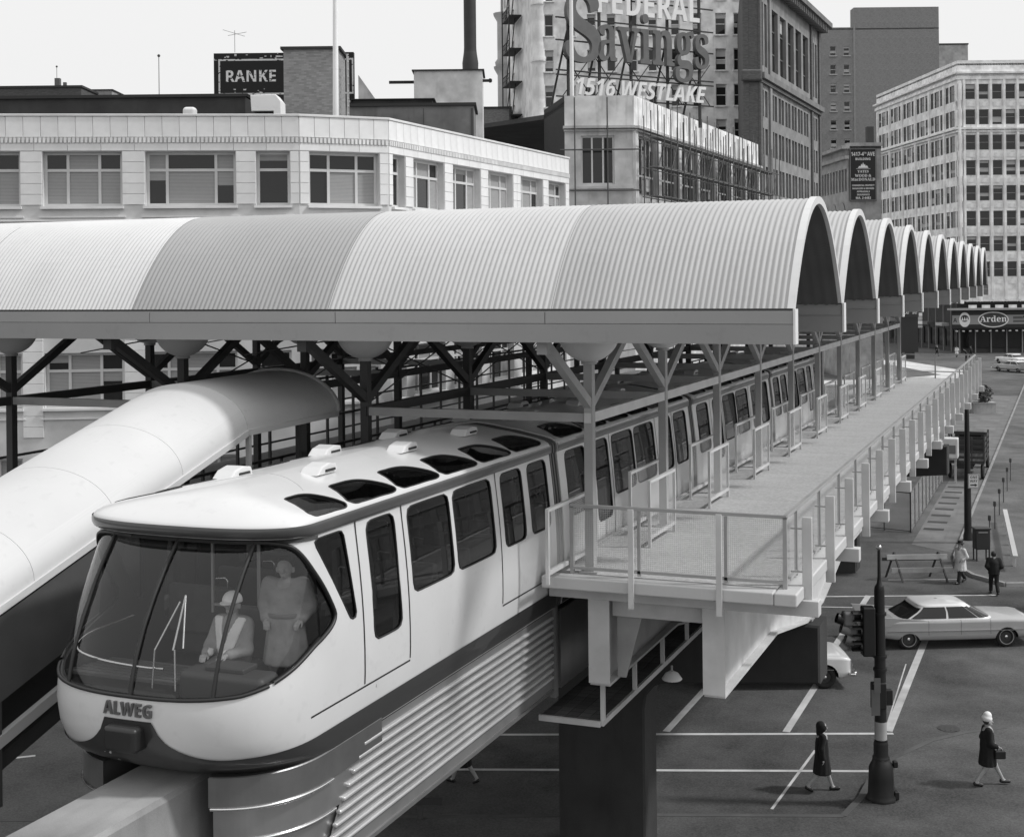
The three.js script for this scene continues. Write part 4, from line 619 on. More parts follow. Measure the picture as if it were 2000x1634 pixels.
// ---- low building wrapped in scaffolding, with rooftop letters
{
  const b = thing('scaffolded_building', 'low pale building with boarded parapet wrapped in scaffolding', 'building');
  const P0 = [-22.99, 86.14], P1 = [-19.36, 80.06], P2 = [-15.45, 81.64], P3 = [-15.12, 116.6], TOP = 23.65, S = face(P0, P1), F = face(P1, P2), R = face(P2, P3);
  wall(b, S, 0, TOP, [], M(0.025, 0.9, 'brick'));
  const hF = [[1.0, 18.2, 3.05, 21.2]], bays = Array.from({ length: 7 }, (_, k) => [0.7 + k * 4.95, 17.6, 4.95 + k * 4.95, 21.3]), bays2 = bays.map(([a, , c]) => [a, 12.6, c, 16.6]);
  wall(b, F, 0, TOP, hF, M(0.52, 0.8, 'stucco')); wall(b, R, 0, TOP, [...bays, ...bays2], M(0.5, 0.8, 'stucco'));
  windowIn(b, F, hF[0], { cols: [1, 1, 1], rows: [1], bar: 0.1, blind: 0 });
  for (const h of [...bays, ...bays2]) windowIn(b, R, h, { cols: [1, 1, 1, 1, 1], rows: [1, 2], bar: 0.12, blind: 0.15, mat: M(0.35, 0.7) });
  const pc = canvasTex(512, 256, (c, w, h) => { c.fillStyle = '#c9c9c9'; c.fillRect(0, 0, w, h); let s = 9; const q = () => (s = (s * 16807) % 2147483647) / 2147483647; for (let i = 0; i < 16; i++) for (let j = 0; j < 8; j++) { const g = 170 + q() * 60 | 0; c.fillStyle = `rgb(${g},${g},${g})`; c.save(); c.translate(i * 32 + 16, j * 32 + 16); c.rotate(Math.PI / 4); c.fillRect(-15, -15, 30, 30); c.restore(); } });
  part(b, 'parapet_board', bx(F.len - 0.02, 1.86, 0.06, F.len / 2, 22.72, 0.035), M(0.55, 0.8, 'stucco'), F.at(0, 0), F.phi);
  for (let k = 0; k < 8; k++) part(b, 'parapet_board', bx(R.len / 8 - 0.03, 1.86, 0.06, R.len / 16, 22.72, 0.035), M(k % 2 ? 0.72 : 0.66, 0.8, 'stucco'), R.at(k * R.len / 8, 0), R.phi);
  for (const f of [F, R]) part(b, 'cornice', [bx(f.len + 0.2, 0.16, 0.5, f.len / 2, 21.7, 0.2), bx(f.len + 0.1, 0.1, 0.3, f.len / 2, 21.52, 0.12)], M(0.4, 0.8, 'stucco'), f.at(0, 0), f.phi);
  for (let k = 0; k < 8; k++) part(b, 'pilaster', bx(0.6, 9, 0.2, 0, 17, 0.08), M(0.55, 0.8, 'stucco'), R.at(0.25 + k * 4.95, 0), R.phi);
  part(b, 'ledge', bx(F.len, 0.16, 0.3, F.len / 2, 18.0, 0.12), M(0.5, 0.8, 'stucco'), F.at(0, 0), F.phi);
  roofCap(b, [P0, P1, P2, P3, [-30, 117], [-34, 92]], TOP - 0.6, M(0.06, 0.9, 'concrete'));
  const sc = thing('scaffold', 'dense dark pipe scaffold standing along the low pale building', 'scaffold'), pm = M(0.07, 0.6, 'steel'), r = 0.035;
  for (let k = 0; k < 24; k++) for (const z of [0.6, 1.9]) part(sc, 'standard', rod(new THREE.Vector3(0, 8, 0), new THREE.Vector3(0, 22.4 + (k * 7 % 5) * 0.25, 0), r, r, 6), pm, R.at(0.3 + k * 1.5, 0, z));
  for (const y of [12, 13.8, 15.6, 17.4, 19.2, 21]) { for (const z of [0.6, 1.9]) part(sc, 'ledger', rod(new THREE.Vector3(0, y, 0), new THREE.Vector3(35, y, 0), r, r, 6), pm, R.at(0, 0, z), R.phi); part(sc, 'board', bx(34.5, 0.05, 0.6, 17.5, y + 0.06, 0), M(0.16, 0.9, 'planks'), R.at(0, 0, 1.2), R.phi); }
  for (let k = 0; k < 22; k++) for (const y of [12, 15.6, 19.2]) part(sc, 'brace', rod(new THREE.Vector3(0, y, 0), new THREE.Vector3(1.5, y + 1.8, 0), 0.025, 0.025, 5), pm, R.at(0.3 + k * 1.5, 0, k % 2 ? 1.94 : 0.56), R.phi);
  for (let k = 0; k < 40; k++) part(sc, 'hanging_strap', rod(new THREE.Vector3(0, rr(20.9, 22.6), 0), new THREE.Vector3(rr(-0.2, 0.2), rr(22.9, 24.3), 0), 0.014, 0.014, 5), M(0.16, 0.7), R.at(0.3 + k * 0.87, 0, 0.25), R.phi);
  for (const x of [0.6, 2.6]) part(sc, 'standard', rod(new THREE.Vector3(0, 8, 0), new THREE.Vector3(0, 23.5, 0), 0.045, 0.045, 6), pm, F.at(x, 0, 0.5));
  for (const y of [17.8, 20.3]) part(sc, 'ledger', rod(new THREE.Vector3(-0.3, y, 0), new THREE.Vector3(4.6, y, 0), 0.045, 0.045, 6), pm, F.at(0, 0, 0.5), F.phi);
  // rooftop letters on an open steel frame
  const sg = thing('rooftop_letter_sign', 'huge dark letters and a white address line on an open rooftop frame', 'sign'), T = face([-21.77, 86.63], [-14.45, 96.06]), DL = M(0.11, 0.6, 'steel'), PL = M(0.7, 0.5, 'paint'), EDGE = M(0.4, 0.5);
  const letters = (str, x0, x1, y, h, depth, mat, font, name, skew = 0, tilt = 0) => { const full = text3(str, 1, 0.1, font).boundingBox, fx = (x1 - x0) / (full.max.x - full.min.x); let pre = ''; for (const ch of str) { const w0 = pre ? text3(pre + '.', 1, 0.1, font).boundingBox.max.x - text3('.', 1, 0.1, font).boundingBox.max.x : 0; pre += ch; if (ch === ' ') continue; const g = text3(ch, 1, depth, font, 0.0); g.translate(w0 - full.min.x, 0, 0).scale(fx, h, 1); if (skew) g.applyMatrix4(new THREE.Matrix4().makeShear(0, 0, skew, 0, 0, 0)); part(sg, name, g, mat, T.at(x0, y, 0.15), T.phi); } };
  letters('S', -0.1, 2.75, 26.9, 4.6, 0.35, DL, 'serif_bold', 'big_letter'); letters('avings', 2.5, 11.9, 27.1, 3.2, 0.35, DL, 'serif_bold', 'big_letter');
  letters('1516 WESTLAKE', 0.7, 11.5, 24.72, 1.15, 0.16, PL, 'sans_bold', 'address_letter', 0.22); letters('FEDERAL', 2.6, 11.2, 30.35, 1.75, 0.2, PL, 'sans_bold', 'upper_letter');
  for (const x of [0.4, 2.9, 5.5, 8.6, 11.4]) { part(sg, 'frame_post', bx(0.16, 9.6, 0.16, 0, 27.8, 0), M(0.02, 0.7), T.at(x, 0, 0), T.phi); part(sg, 'frame_strut', bar(new THREE.Vector3(-1.2, 23.2, -0.6), new THREE.Vector3(0, 29, -0.1), 0.13, 0.13), M(0.02, 0.7), T.at(x, 0, 0), T.phi); }
  for (const y of [24.55, 26.3, 26.0, 28.3, 29.8, 31.4]) part(sg, 'frame_rail', bx(13.2, 0.09, 0.09, 6, y, 0.1), M(0.02, 0.7), T.at(0, 0, -0.05), T.phi);
  for (let k = 0; k < 5; k++) part(sg, 'cross_brace', [bar(new THREE.Vector3(k * 2.5, 24.6, 0), new THREE.Vector3(k * 2.5 + 2.4, 27.5, 0), 0.05, 0.05), bar(new THREE.Vector3(k * 2.5 + 2.4, 24.6, 0), new THREE.Vector3(k * 2.5, 27.5, 0), 0.05, 0.05)], M(0.03, 0.7), T.at(0, 0, -0.1), T.phi);
  const wp = thing('white_roof_pole', 'white pole standing in front of the rooftop letters', 'pole', V(-19.6, 23.0, 82.2).toArray()); part(wp, 'pole', rod(new THREE.Vector3(0, 0.2, 0), new THREE.Vector3(0, 11, 0), 0.14, 0.1, 12), M(0.78, 0.45)); part(wp, 'foot', bx(0.5, 0.2, 0.5, 0, 0.15, 0), M(0.5, 0.6));
}
// ---- ornate dark brick block
{
  const b = thing('ornate_brick_block', 'dark brick block with bracketed cornice and rows of narrow windows', 'building');
  const P0 = [-22, 140], P1 = [-16.32, 116.87], P2 = [-15.11, 117.36], P3 = [-14.6, 145.2], P4 = [-30, 147], TOP = 38.3, F = face([-16.32, 116.87], P2), R = face(P2, P3), LS = M(0.22, 0.8, 'stucco');
  wall(b, F, 0, TOP, [], BRICKD); wall(b, face(P0, P1), 0, TOP, [], BRICKD); part(b, 'brick_band', rbx(F.len + 0.5, 1.0, 0.6, 0.2, F.len / 2, 29.6, 0.2, 2), BRICKD, F.at(0, 0), F.phi);
  const colX = []; for (let k = 0; k < 2; k++) colX.push([0.9 + k * 1.5, 1.9 + k * 1.5]); for (let k = 0; k < 12; k++) colX.push([5.0 + k * 1.28 + Math.floor(k / 2) * 0.35, 6.02 + k * 1.28 + Math.floor(k / 2) * 0.35]); for (let k = 0; k < 2; k++) colX.push([24.1 + k * 1.5, 25.1 + k * 1.5]);
  const rows = [28.6, 25.3, 22.0, 18.7, 15.4, 12.1], holes = rows.flatMap((t) => colX.map(([a, c]) => [a, t - 2.3, c, t])), up = [[0.9, 1.9], [2.4, 3.4], ...Array.from({ length: 5 }, (_, k) => [5.2 + k * 3.55, 7.9 + k * 3.55]), [24.1, 25.1], [25.6, 26.6]].map(([a, c]) => [a, 30.7, c, 36.2]);
  wall(b, R, 0, TOP, [...holes, ...up], LS);
  for (const h of holes) windowIn(b, R, h, { rows: [1, 1], bar: 0.06, blind: 0.12, mat: M(0.2, 0.7), rec: 0.3 });
  for (const h of up) windowIn(b, R, h, { cols: h[2] - h[0] > 2 ? [1, 1] : [1], rows: [1, 1.2, 1], bar: 0.12, blind: 0.1, mat: M(0.1, 0.7), rec: 0.35 });
  for (const x of [0.35, 4.2, 23.3, 27.5]) part(b, 'brick_pier', bx(0.8, 38, 0.2, 0, 19, 0.08), x < 1 || x > 20 ? BRICKD : LS, R.at(x, 0), R.phi);
  part(b, 'string_course', [bx(R.len, 0.5, 0.55, R.len / 2, 29.65, 0.25), bx(R.len, 0.25, 0.3, R.len / 2, 29.2, 0.13)], M(0.16, 0.8, 'stucco'), R.at(0, 0), R.phi);
  for (const f of [F, R]) part(b, 'cornice', [bx(f.len + 2.4, 0.5, 2.4, f.len / 2 + 0.2, TOP + 0.25, 0), bx(f.len + 1.4, 0.5, 1.4, f.len / 2, TOP - 0.25, 0)], M(0.14, 0.8, 'stucco'), f.at(0, 0), f.phi);
  for (let k = 0; k < 32; k++) part(b, 'cornice_bracket', bx(0.3, 0.7, 0.8, 0, TOP - 0.35, 0.6), M(0.14, 0.8, 'stucco'), R.at(0.4 + k * 0.88, 0), R.phi);
  roofCap(b, [P0, P1, P2, P3], TOP - 0.2, M(0.06, 0.9));
}
// ---- tall brick hotel
{
  const b = thing('tall_brick_hotel', 'tall plain brick tower with two columns of small windows in the distance', 'building');
  const P0 = [-37.32, 283.1], P1 = [-14.79, 292.2], F = face(P0, P1), rows = Array.from({ length: 14 }, (_, k) => 59.0 - k * 3.75), holes = rows.flatMap((t) => [[2.2, t - 1.9, 3.4, t], [4.95, t - 1.9, 6.15, t]]), WM = M(0.21, 0.85, 'brick');
  wall(b, F, 0, 62.8, holes, WM); part(b, 'upper_wall', bx(F.len - 7.1, 4, 3, (F.len + 7.1) / 2, 64.8, -1.5), WM, F.at(0, 0), F.phi);
  for (const h of holes) { windowIn(b, F, h, { rows: [1, 1], blind: 0.75 }); part(b, 'sill', bx(1.6, 0.2, 0.25), M(0.4, 0.8), F.at((h[0] + h[2]) / 2, h[1] - 0.1, 0.08), F.phi); }
  part(b, 'corner_pier', bx(0.4, 62.8, 0.12, 7.1, 31.4, 0.05), M(0.25, 0.85, 'brick'), F.at(0, 0), F.phi);
  const E = face(P1, [-20, 310]); wall(b, E, 0, 66.8, [], WM); wall(b, face([-42, 300], P0), 0, 62.8, [], WM); roofCap(b, [P0, P1, [-20, 310], [-42, 300]], 62.3, M(0.1, 0.9));
  const s = roofBlock('distant_grey_block', 'grey flat-topped block peeping out right of the tall brick tower', 'building', [-17.2, 312.8], 7.0, 0, 62.4, 12, M(0.36, 0.85, 'stucco'), 0.3);
}
// ---- pale corner block on the right with shops below
const RP0 = [-24.1, 266.9], RP1 = [-6.89, 229.6], RP2 = [10.28, 236.55];
{
  const b = thing('pale_corner_block', 'pale many-windowed corner block with shops below at the right', 'building');
  const L = face(RP0, RP1), R = face(RP1, RP2), TOP = 46.4, rows = Array.from({ length: 9 }, (_, k) => 42.65 - k * 4.02), lc = [], rc = [], ST = M(0.74, 0.75, 'stucco');
  for (let k = 0; k < 6; k++) { const a = 1.0 + k * 6.9; lc.push([a + 0.25, a + 1.75], [a + 2.1, a + 4.3], [a + 4.65, a + 6.15]); }
  for (let k = 0; k < 8; k++) rc.push([1.25 + k * 2.12, 2.85 + k * 2.12]);
  const hl = rows.flatMap((t) => lc.map(([a, c]) => [a, t - 2.6, c, t])), hr = rows.flatMap((t) => rc.map(([a, c]) => [a, t - 2.4, c, t]));
  wall(b, L, 8.2, TOP, [...hl], ST, 0.5); wall(b, R, 8.2, TOP, hr, ST, 0.5);
  for (const h of hl) windowIn(b, L, h, { rows: [1, 1], bar: 0.07, blind: 0.12, rec: 0.14, mat: M(0.2, 0.7) }); for (const h of hr) windowIn(b, R, h, { rows: [1, 1], bar: 0.07, blind: 0.3, rec: 0.3, mat: M(0.3, 0.7) });
  for (const f of [L, R]) { part(b, 'parapet_cornice', [bx(f.len + 0.6, 0.3, 0.9, f.len / 2, 44.4, 0.2), bx(f.len + 0.3, 0.5, 0.4, f.len / 2, 43.6, 0.1)], ST, f.at(0, 0), f.phi); part(b, 'belt_course', [bx(f.len + 0.3, 0.3, 0.7, f.len / 2, 35.6, 0.2), bx(f.len + 0.2, 0.3, 0.4, f.len / 2, 35.15, 0.1)], ST, f.at(0, 0), f.phi); }
  for (let k = 0; k < 7; k++) part(b, 'pier', bx(0.6, 35, 0.25, 0, 25.5, 0.1), ST, L.at(0.85 + k * 6.9, 0), L.phi);
  for (const h of hr) part(b, 'spandrel_panel', bx(1.3, 0.7, 0.1, 0, 0, 0.03), M(0.68, 0.75, 'stucco'), R.at((h[0] + h[2]) / 2, h[1] - 0.8), R.phi);
  for (let k = 0; k < 9; k++) part(b, 'mullion_pier', bx(0.36, 35, 0.3, 0, 26, 0.12), ST, R.at(1.0 + k * 2.12, 0), R.phi);
  part(b, 'shop_recess', bx(L.len - 2, 8.2, 0.3, L.len / 2 - 1, 4.1, -1.6), M(0.03, 0.6), L.at(0, 0), L.phi); for (let k = 0; k < 12; k++) { part(b, 'shop_post', bx(0.3, 8.2, 0.3, 0, 4.1, -0.6), M(0.16, 0.7), L.at(1 + k * 3.5, 0), L.phi); part(b, 'shop_window', bx(2.8, 2.8, 0.05, 0, 2.2, -1.3), DARKGLASS, L.at(2.7 + k * 3.4, 0), L.phi); if (k % 2) part(b, 'shop_awning', bx(3.0, 0.5, 1.2, 0, 4.4, 0), M(k % 4 === 1 ? 0.4 : 0.12, 0.7), L.at(2.7 + k * 3.4, 0), L.phi); }
  part(b, 'shop_recess', bx(R.len, 8.2, 0.3, R.len / 2, 4.1, -1.6), M(0.03, 0.6), R.at(0, 0), R.phi);
  for (let k = 0; k < 7; k++) { part(b, 'shop_window', bx(2.2, 2.6, 0.05, 0, 2.1, -1.2), DARKGLASS, R.at(1.5 + k * 2.5, 0), R.phi); part(b, 'shop_post', bx(0.18, 4.2, 0.2, 0, 2.1, -1.1), M(0.25, 0.6), R.at(0.3 + k * 2.5, 0), R.phi); }
  roofCap(b, [RP0, RP1, RP2, [4, 275]], TOP - 0.8, M(0.1, 0.9));
  // shop sign
  const sg = thing('shop_sign_board', 'long dark shop sign board with an oval and lettering over the shops', 'sign'), f = R;
  const ct = canvasTex(1024, 200, (c, w, h) => {
    c.fillStyle = '#1a1a1a'; c.fillRect(0, 0, w, h); c.fillStyle = '#8d8d8d'; c.fillRect(10, 48, w - 90, 108); c.fillStyle = '#222'; c.font = 'bold 64px sans-serif'; c.fillText('A', 22, 128); c.fillStyle = '#555'; c.fillRect(690, 66, 200, 30); c.fillRect(690, 110, 150, 26);
    c.fillStyle = '#e4e4e4'; c.beginPath(); c.ellipse(150, 100, 62, 86, 0, 0, 7); c.fill(); c.fillStyle = '#1a1a1a'; c.beginPath(); c.ellipse(150, 86, 44, 40, 0, 0, 7); c.fill(); c.fillStyle = '#e4e4e4'; for (let k = 0; k < 3; k++) { c.beginPath(); c.moveTo(112 + k * 26, 112); c.lineTo(124 + k * 26, 62); c.lineTo(138 + k * 26, 112); c.fill(); }
    c.fillStyle = '#e0e0e0'; c.beginPath(); c.ellipse(470, 102, 172, 92, 0, 0, 7); c.fill(); c.fillStyle = '#3a3a3a'; c.beginPath(); c.ellipse(470, 102, 158, 80, 0, 0, 7); c.fill(); c.fillStyle = '#f0f0f0'; c.font = 'bold 96px serif'; c.textAlign = 'center'; c.fillText('Arden', 470, 128);
    c.fillStyle = '#1a1a1a'; c.beginPath(); c.moveTo(850, 20); c.lineTo(905, 74); c.lineTo(850, 128); c.lineTo(795, 74); c.fill(); c.strokeStyle = '#999'; c.lineWidth = 5; c.stroke();
  });
  part(sg, 'board', bx(16, 3.0, 0.3, 8.2, 5.3, 0.35), M(0.02, 0.7), f.at(-1.6, 0), f.phi); printed(sg, 'print', 14.5, 2.7, panelMat(ct, 0.5), f.at(5.7, 5.35, 0.66), f.phi);
  part(sg, 'canopy_edge', bx(17, 0.3, 1.8, 8.2, 7.0, 0.6), M(0.3, 0.7), f.at(-1.6, 0), f.phi);
  part(sg, 'soffit_lamps', Array.from({ length: 14 }, (_, k) => bx(0.35, 0.18, 0.2, 1.0 + k * 1.05, 3.55, 0.4)), M(0.6, 0.5), f.at(-1.6, 0), f.phi).userData.kind = 'stuff';
  const p2 = thing('striped_shop_awning', 'striped pale board hanging beside the dark shop sign', 'awning', V(-13.2, 0, 222.6).toArray(), RY);
  [[7.3, 0.9, 0.3], [6.35, 0.5, 0.7], [5.75, 0.55, 0.4], [5.1, 0.5, 0.72], [4.5, 0.4, 0.35]].forEach(([y, h, a]) => part(p2, 'stripe_board', bx(2.6, h, 0.12, 0, y, 0), M(a, 0.6)));
  const ds = thing('dark_sign_pylon', 'tall dark sign pylon with faint script in front of the shops', 'sign', V(-12.9, 0, 213).toArray(), RY); part(ds, 'pylon', [bx(2.5, 6.4, 0.5, 0, 4.2, 0), bx(1.4, 1.1, 0.4, 0, 0.55, 0)], M(0.02, 0.6)); part(ds, 'head_board', bx(2.7, 1.3, 0.6, 0, 6.9, 0.02), M(0.03, 0.6)); { const g = text3('Le  le', 0.5, 0.04, 'serif_bold'); const w = g.boundingBox.max.x; part(ds, 'script', g.scale(2.2 / w, 1, 1).translate(-1.1, 6.7, 0.33), M(0.55, 0.5)); }
}
// ---- smaller building with a painted notice
{
  const b = thing('arched_window_building', 'grey building with tall arched windows and a dark painted notice', 'building');
  const P0 = [-20.45, 179.92], P1 = [-15.09, 168.06], P2 = [-11.4, 169.56], L = face(P0, P1), F = face(P1, P2), TOP = 28.0, W3 = M(0.34, 0.8, 'stucco');
  const c5 = Array.from({ length: 9 }, (_, k) => [1.2 + k * 1.28 + Math.floor(k / 3) * 0.1, 2.1 + k * 1.28 + Math.floor(k / 3) * 0.1]), top = c5.map(([a, c]) => [a, 22.6, c, 25.3]), arch = [0, 1, 2].map((k) => [1.5 + k * 3.8, 14, 4.2 + k * 3.8, 20]);
  wall(b, L, 0, TOP, [...top, ...arch], W3); wall(b, F, 0, TOP, [], M(0.26, 0.8, 'stucco'));
  for (const h of top) windowIn(b, L, h, { blind: 0.1, bar: 0.06 }); for (const h of arch) { windowIn(b, L, h, { cols: [1, 1], rows: [1, 1, 1], bar: 0.1, blind: 0.05 }); const a = new THREE.Shape(); a.absarc(0, 0, 1.35, 0, Math.PI, false); part(b, 'arch_head', extr(a, 0.06), M(0.03, 0.3), L.at((h[0] + h[2]) / 2, 20, 0.01), L.phi); }
  part(b, 'cornice', [bx(L.len + 0.6, 0.4, 0.9, L.len / 2, 27.8, 0.3), bx(L.len + 0.4, 0.4, 0.5, L.len / 2, 26.6, 0.15)], W3, L.at(0, 0), L.phi); part(b, 'coping', bx(F.len + 0.2, 0.4, 0.5, F.len / 2, TOP + 0.1, 0), W3, F.at(0, 0), F.phi); part(b, 'roof_stub', bx(0.8, 2.4, 0.8, 2.9, 29.1, -1), M(0.06, 0.8), F.at(0, 0), F.phi);
  wall(b, face(P2, [-16, 184]), 0, TOP, [], W3); roofCap(b, [P0, P1, P2, [-16, 184]], TOP - 0.4, M(0.1, 0.9));
  const ct = canvasTex(512, 1000, (c, w, h) => {
    c.fillStyle = '#242424'; c.fillRect(0, 0, w, h); c.strokeStyle = '#9a9a9a'; c.lineWidth = 8; c.strokeRect(6, 6, w - 12, h - 12); c.fillStyle = '#dedede'; c.textAlign = 'center';
    const L = (t, y, s, f = 'sans-serif', mw = 470) => { c.font = `bold ${s}px ${f}`; c.fillText(t, w / 2, y, mw); };
    L('1417-4   AVE', 140, 104); c.font = 'bold 48px sans-serif'; c.fillText('TH', 300, 100, 50); L('BUILDING', 222, 62, 'sans-serif', 380); c.beginPath(); for (const [x, y] of [[150, 372], [190, 330], [205, 345], [225, 290], [240, 320], [258, 262], [276, 318], [292, 296], [310, 340], [330, 322], [362, 372]]) c.lineTo(x, y); c.fill(); c.fillRect(120, 384, 280, 5);
    L('YATES', 462, 66, 'serif', 250); L('WOOD &', 545, 72, 'serif', 400); L('MacDONALD', 618, 72, 'serif', 476); L('COMMERCIAL PROPERTY', 722, 42, 'sans-serif', 440); L('MANAGERS & BROKERS', 782, 42, 'sans-serif', 430); L('APPRAISALS', 842, 44, 'sans-serif', 350); L('INSURANCE', 902, 44, 'sans-serif', 340); L('MA. 2-4482', 968, 58, 'sans-serif', 420);
  });
  const sg = thing('painted_notice_board', 'tall dark notice board with white building name and trades', 'sign'); part(sg, 'board', bx(3.2, 6.3, 0.12, 0, 24.5, 0.08), M(0.03, 0.8), F.at(1.78, 0), F.phi); printed(sg, 'print', 3.12, 6.2, panelMat(ct, 0.8), F.at(1.78, 24.5, 0.145), F.phi);
}

// ---------------------------------------------------------------- vehicles
const TYRE = M(0.02, 0.85), CHROME = M(0.7, 0.15, null, { metalness: 1 });
function wheelGeo(r) { return { tyre: uvm(new THREE.TorusGeometry(r - 0.085, 0.095, 12, 28)), rim: uvm(join([new THREE.CylinderGeometry(r - 0.13, r - 0.13, 0.09, 24).rotateX(Math.PI / 2)])), cap: uvm(new THREE.SphereGeometry(0.06, 14, 8).scale(1, 1, 0.5).translate(0, 0, 0.05)), wall: uvm(new THREE.TorusGeometry(r - 0.1, 0.014, 6, 28).translate(0, 0, 0.085)) }; }
function loftCar({ st, cab, tone, wheels, name, label, pos, ry, group, fins, roofTone, wr = 0.34, wallTyre = true }) {
  const t = thing(name, label, 'car', pos, ry, group), paint = M(tone, 0.28, 'paint', { clearcoat: 0.8, clearcoatRoughness: 0.08 });
  const at = (x) => { let i = 0; while (i < st.length - 2 && st[i + 1][0] < x) i++; const a = st[i], b = st[i + 1], k = smooth(clamp((x - a[0]) / (b[0] - a[0]), 0, 1)); return a.map((v, j) => lerp(v, b[j], k)); };
  const x0 = st[0][0], x1 = st[st.length - 1][0], half = (x) => { const [, hw, yb, bl, tp] = at(x), h = bl - yb; return [[0, yb], [hw * 0.86, yb], [hw * 0.97, yb + 0.06], [hw, yb + h * 0.3], [hw * 0.985, yb + h * 0.55], [hw * 1.0, bl - h * 0.14], [hw * 0.985, bl - 0.02], [hw * 0.93, bl], [hw * 0.8, lerp(bl, tp, 0.8)], [hw * 0.45, tp + 0.01], [0, tp + 0.02]]; };
  const nx = 48, pos_ = [], idx = []; const ringN = 20;
  for (let i = 0; i <= nx; i++) { const x = lerp(x0, x1, i / nx), h = half(x), ring = [...h, ...h.slice(1, -1).reverse().map(([z, y]) => [-z, y])]; for (const [z, y] of ring) pos_.push(x, y, z); }
  for (let i = 0; i < nx; i++) for (let j = 0; j < ringN; j++) { const a = i * ringN + j, b = i * ringN + (j + 1) % ringN, c = a + ringN, d = b + ringN; idx.push(a, c, d, a, d, b); }
  for (const [o, f] of [[0, 0], [nx * ringN, 1]]) for (let j = 1; j + 1 < ringN; j++) f ? idx.push(o, o + j, o + j + 1) : idx.push(o, o + j + 1, o + j);
  const g = new THREE.BufferGeometry(); g.setAttribute('position', new THREE.Float32BufferAttribute(pos_, 3)); g.setIndex(idx); g.computeVertexNormals(); g.setAttribute('uv', new THREE.Float32BufferAttribute(new Float32Array(pos_.length / 3 * 2), 2));
  { const p = g.attributes.position, ia = g.index.array; let vol = 0; const A = new THREE.Vector3(), B = new THREE.Vector3(), C = new THREE.Vector3(); for (let k = 0; k < ia.length; k += 3) { A.fromBufferAttribute(p, ia[k]); B.fromBufferAttribute(p, ia[k + 1]); C.fromBufferAttribute(p, ia[k + 2]); vol += A.dot(B.cross(C)); } if (vol < 0) { for (let k = 0; k < ia.length; k += 3) { const q = ia[k + 1]; ia[k + 1] = ia[k + 2]; ia[k + 2] = q; } g.computeVertexNormals(); } }
  const O = new Brush(g, paint); O.updateMatrixWorld();
  const cutters = []; for (const [wx, drop = 0] of wheels) for (const sd of [-1, 1]) cutters.push(new THREE.CylinderGeometry(wr + 0.06, wr + 0.06, 0.5, 24).rotateX(Math.PI / 2).translate(wx, wr + 0.01 - drop, sd * 0.92));
  const Cb = new Brush(join(cutters), M(0.015, 0.9)); Cb.updateMatrixWorld(); const res = ev.evaluate(O, Cb, SUBTRACTION); res.geometry.userData.uvm = 0;
  const body = part(t, 'body', res.geometry, res.material);
  const ring = (y, ph, off = 0) => { let i = 0; while (i < cab.length - 2 && cab[i + 1][0] < y) i++; const a = cab[i], b = cab[i + 1], k = clamp((y - a[0]) / (b[0] - a[0]), 0, 1), c = a.map((v, j) => lerp(v, b[j], k)), cx = (c[1] + c[2]) / 2, ax = (c[2] - c[1]) / 2 + off, hw = c[3] + off, e = 2 / 5.5, co = Math.cos(ph), si = Math.sin(ph); return new THREE.Vector3(cx + ax * Math.sign(co) * Math.abs(co) ** e, y + (off ? off * 0.3 : 0), hw * Math.sign(si) * Math.abs(si) ** e); };
  const yA = cab[0][0], yB = cab[cab.length - 1][0]; part(t, 'roof', [grid(64, 22, (u, v) => ring(lerp(yA, yB, v ** 0.8), u * 2 * Math.PI))], M(roofTone ?? tone, 0.28, 'paint', { clearcoat: 0.8, clearcoatRoughness: 0.08 }));
  const D = Math.PI / 180, y0 = yA + 0.09, y1 = yB - 0.16, pane = (n, a, b, ya = y0, yb_ = y1) => part(t, n, grid(14, 8, (u, v) => ring(lerp(ya, yb_, v), lerp(a, b, u) * D, 0.007)), DARKGLASS);
  pane('windscreen', -50, 50); pane('rear_window', 131, 229);
  for (const sd of [-1, 1]) { const sx = (xn) => Math.acos(Math.sign(xn) * Math.abs(xn) ** 2.75) / D; for (const [xa, xb, n] of [[0.84, 0.7, 'vent_window'], [0.675, 0.02, 'side_window'], [-0.03, -0.8, 'side_window']]) part(t, n, grid(10, 8, (u, v) => ring(lerp(y0, y1 + 0.04, v), sd * sx(lerp(xa, xb, u)) * D, 0.007)), DARKGLASS); part(t, 'side_trim', bar(new THREE.Vector3(x0 + 0.5, 0.62, sd * (at(0)[1] + 0.004)), new THREE.Vector3(x1 - 0.6, 0.6, sd * (at(0)[1] + 0.004)), 0.03, 0.02), CHROME); for (const dx of [-0.95, 0.15, 1.15]) part(t, 'door_gap', grid(1, 8, (u, v) => { const hh = half(dx), k = lerp(3, 7, v), i = Math.min(hh.length - 2, Math.floor(k)), q = k - i; return new THREE.Vector3(dx + (u - 0.5) * 0.012, lerp(hh[i][1], hh[i + 1][1], q), sd * (lerp(hh[i][0], hh[i + 1][0], q) + 0.004)); }), M(0.05, 0.6)); }
  const wg = wheelGeo(wr);
  for (const [wx] of wheels) for (const sd of [-1, 1]) { const w = part(t, 'wheel', wg.tyre, TYRE, [wx, wr, sd * (at(wx)[1] - 0.16)], sd > 0 ? 0 : Math.PI); part(w, 'rim', wg.rim, M(0.06, 0.4, null, { metalness: 0.6 })); part(w, 'hub_cap', wg.cap, CHROME); if (wallTyre) part(w, 'white_wall', wg.wall, M(0.35, 0.7)); }
  for (const e of [-1, 1]) { const x = e > 0 ? x1 : x0; part(t, 'bumper', [rbx(0.16, 0.13, 1.75, 0.05, x + e * 0.05, 0.45, 0), rbx(0.2, 0.1, 0.3, 0.04, x - e * 0.03, 0.45, 0.86), rbx(0.2, 0.1, 0.3, 0.04, x - e * 0.03, 0.45, -0.86)], CHROME); }
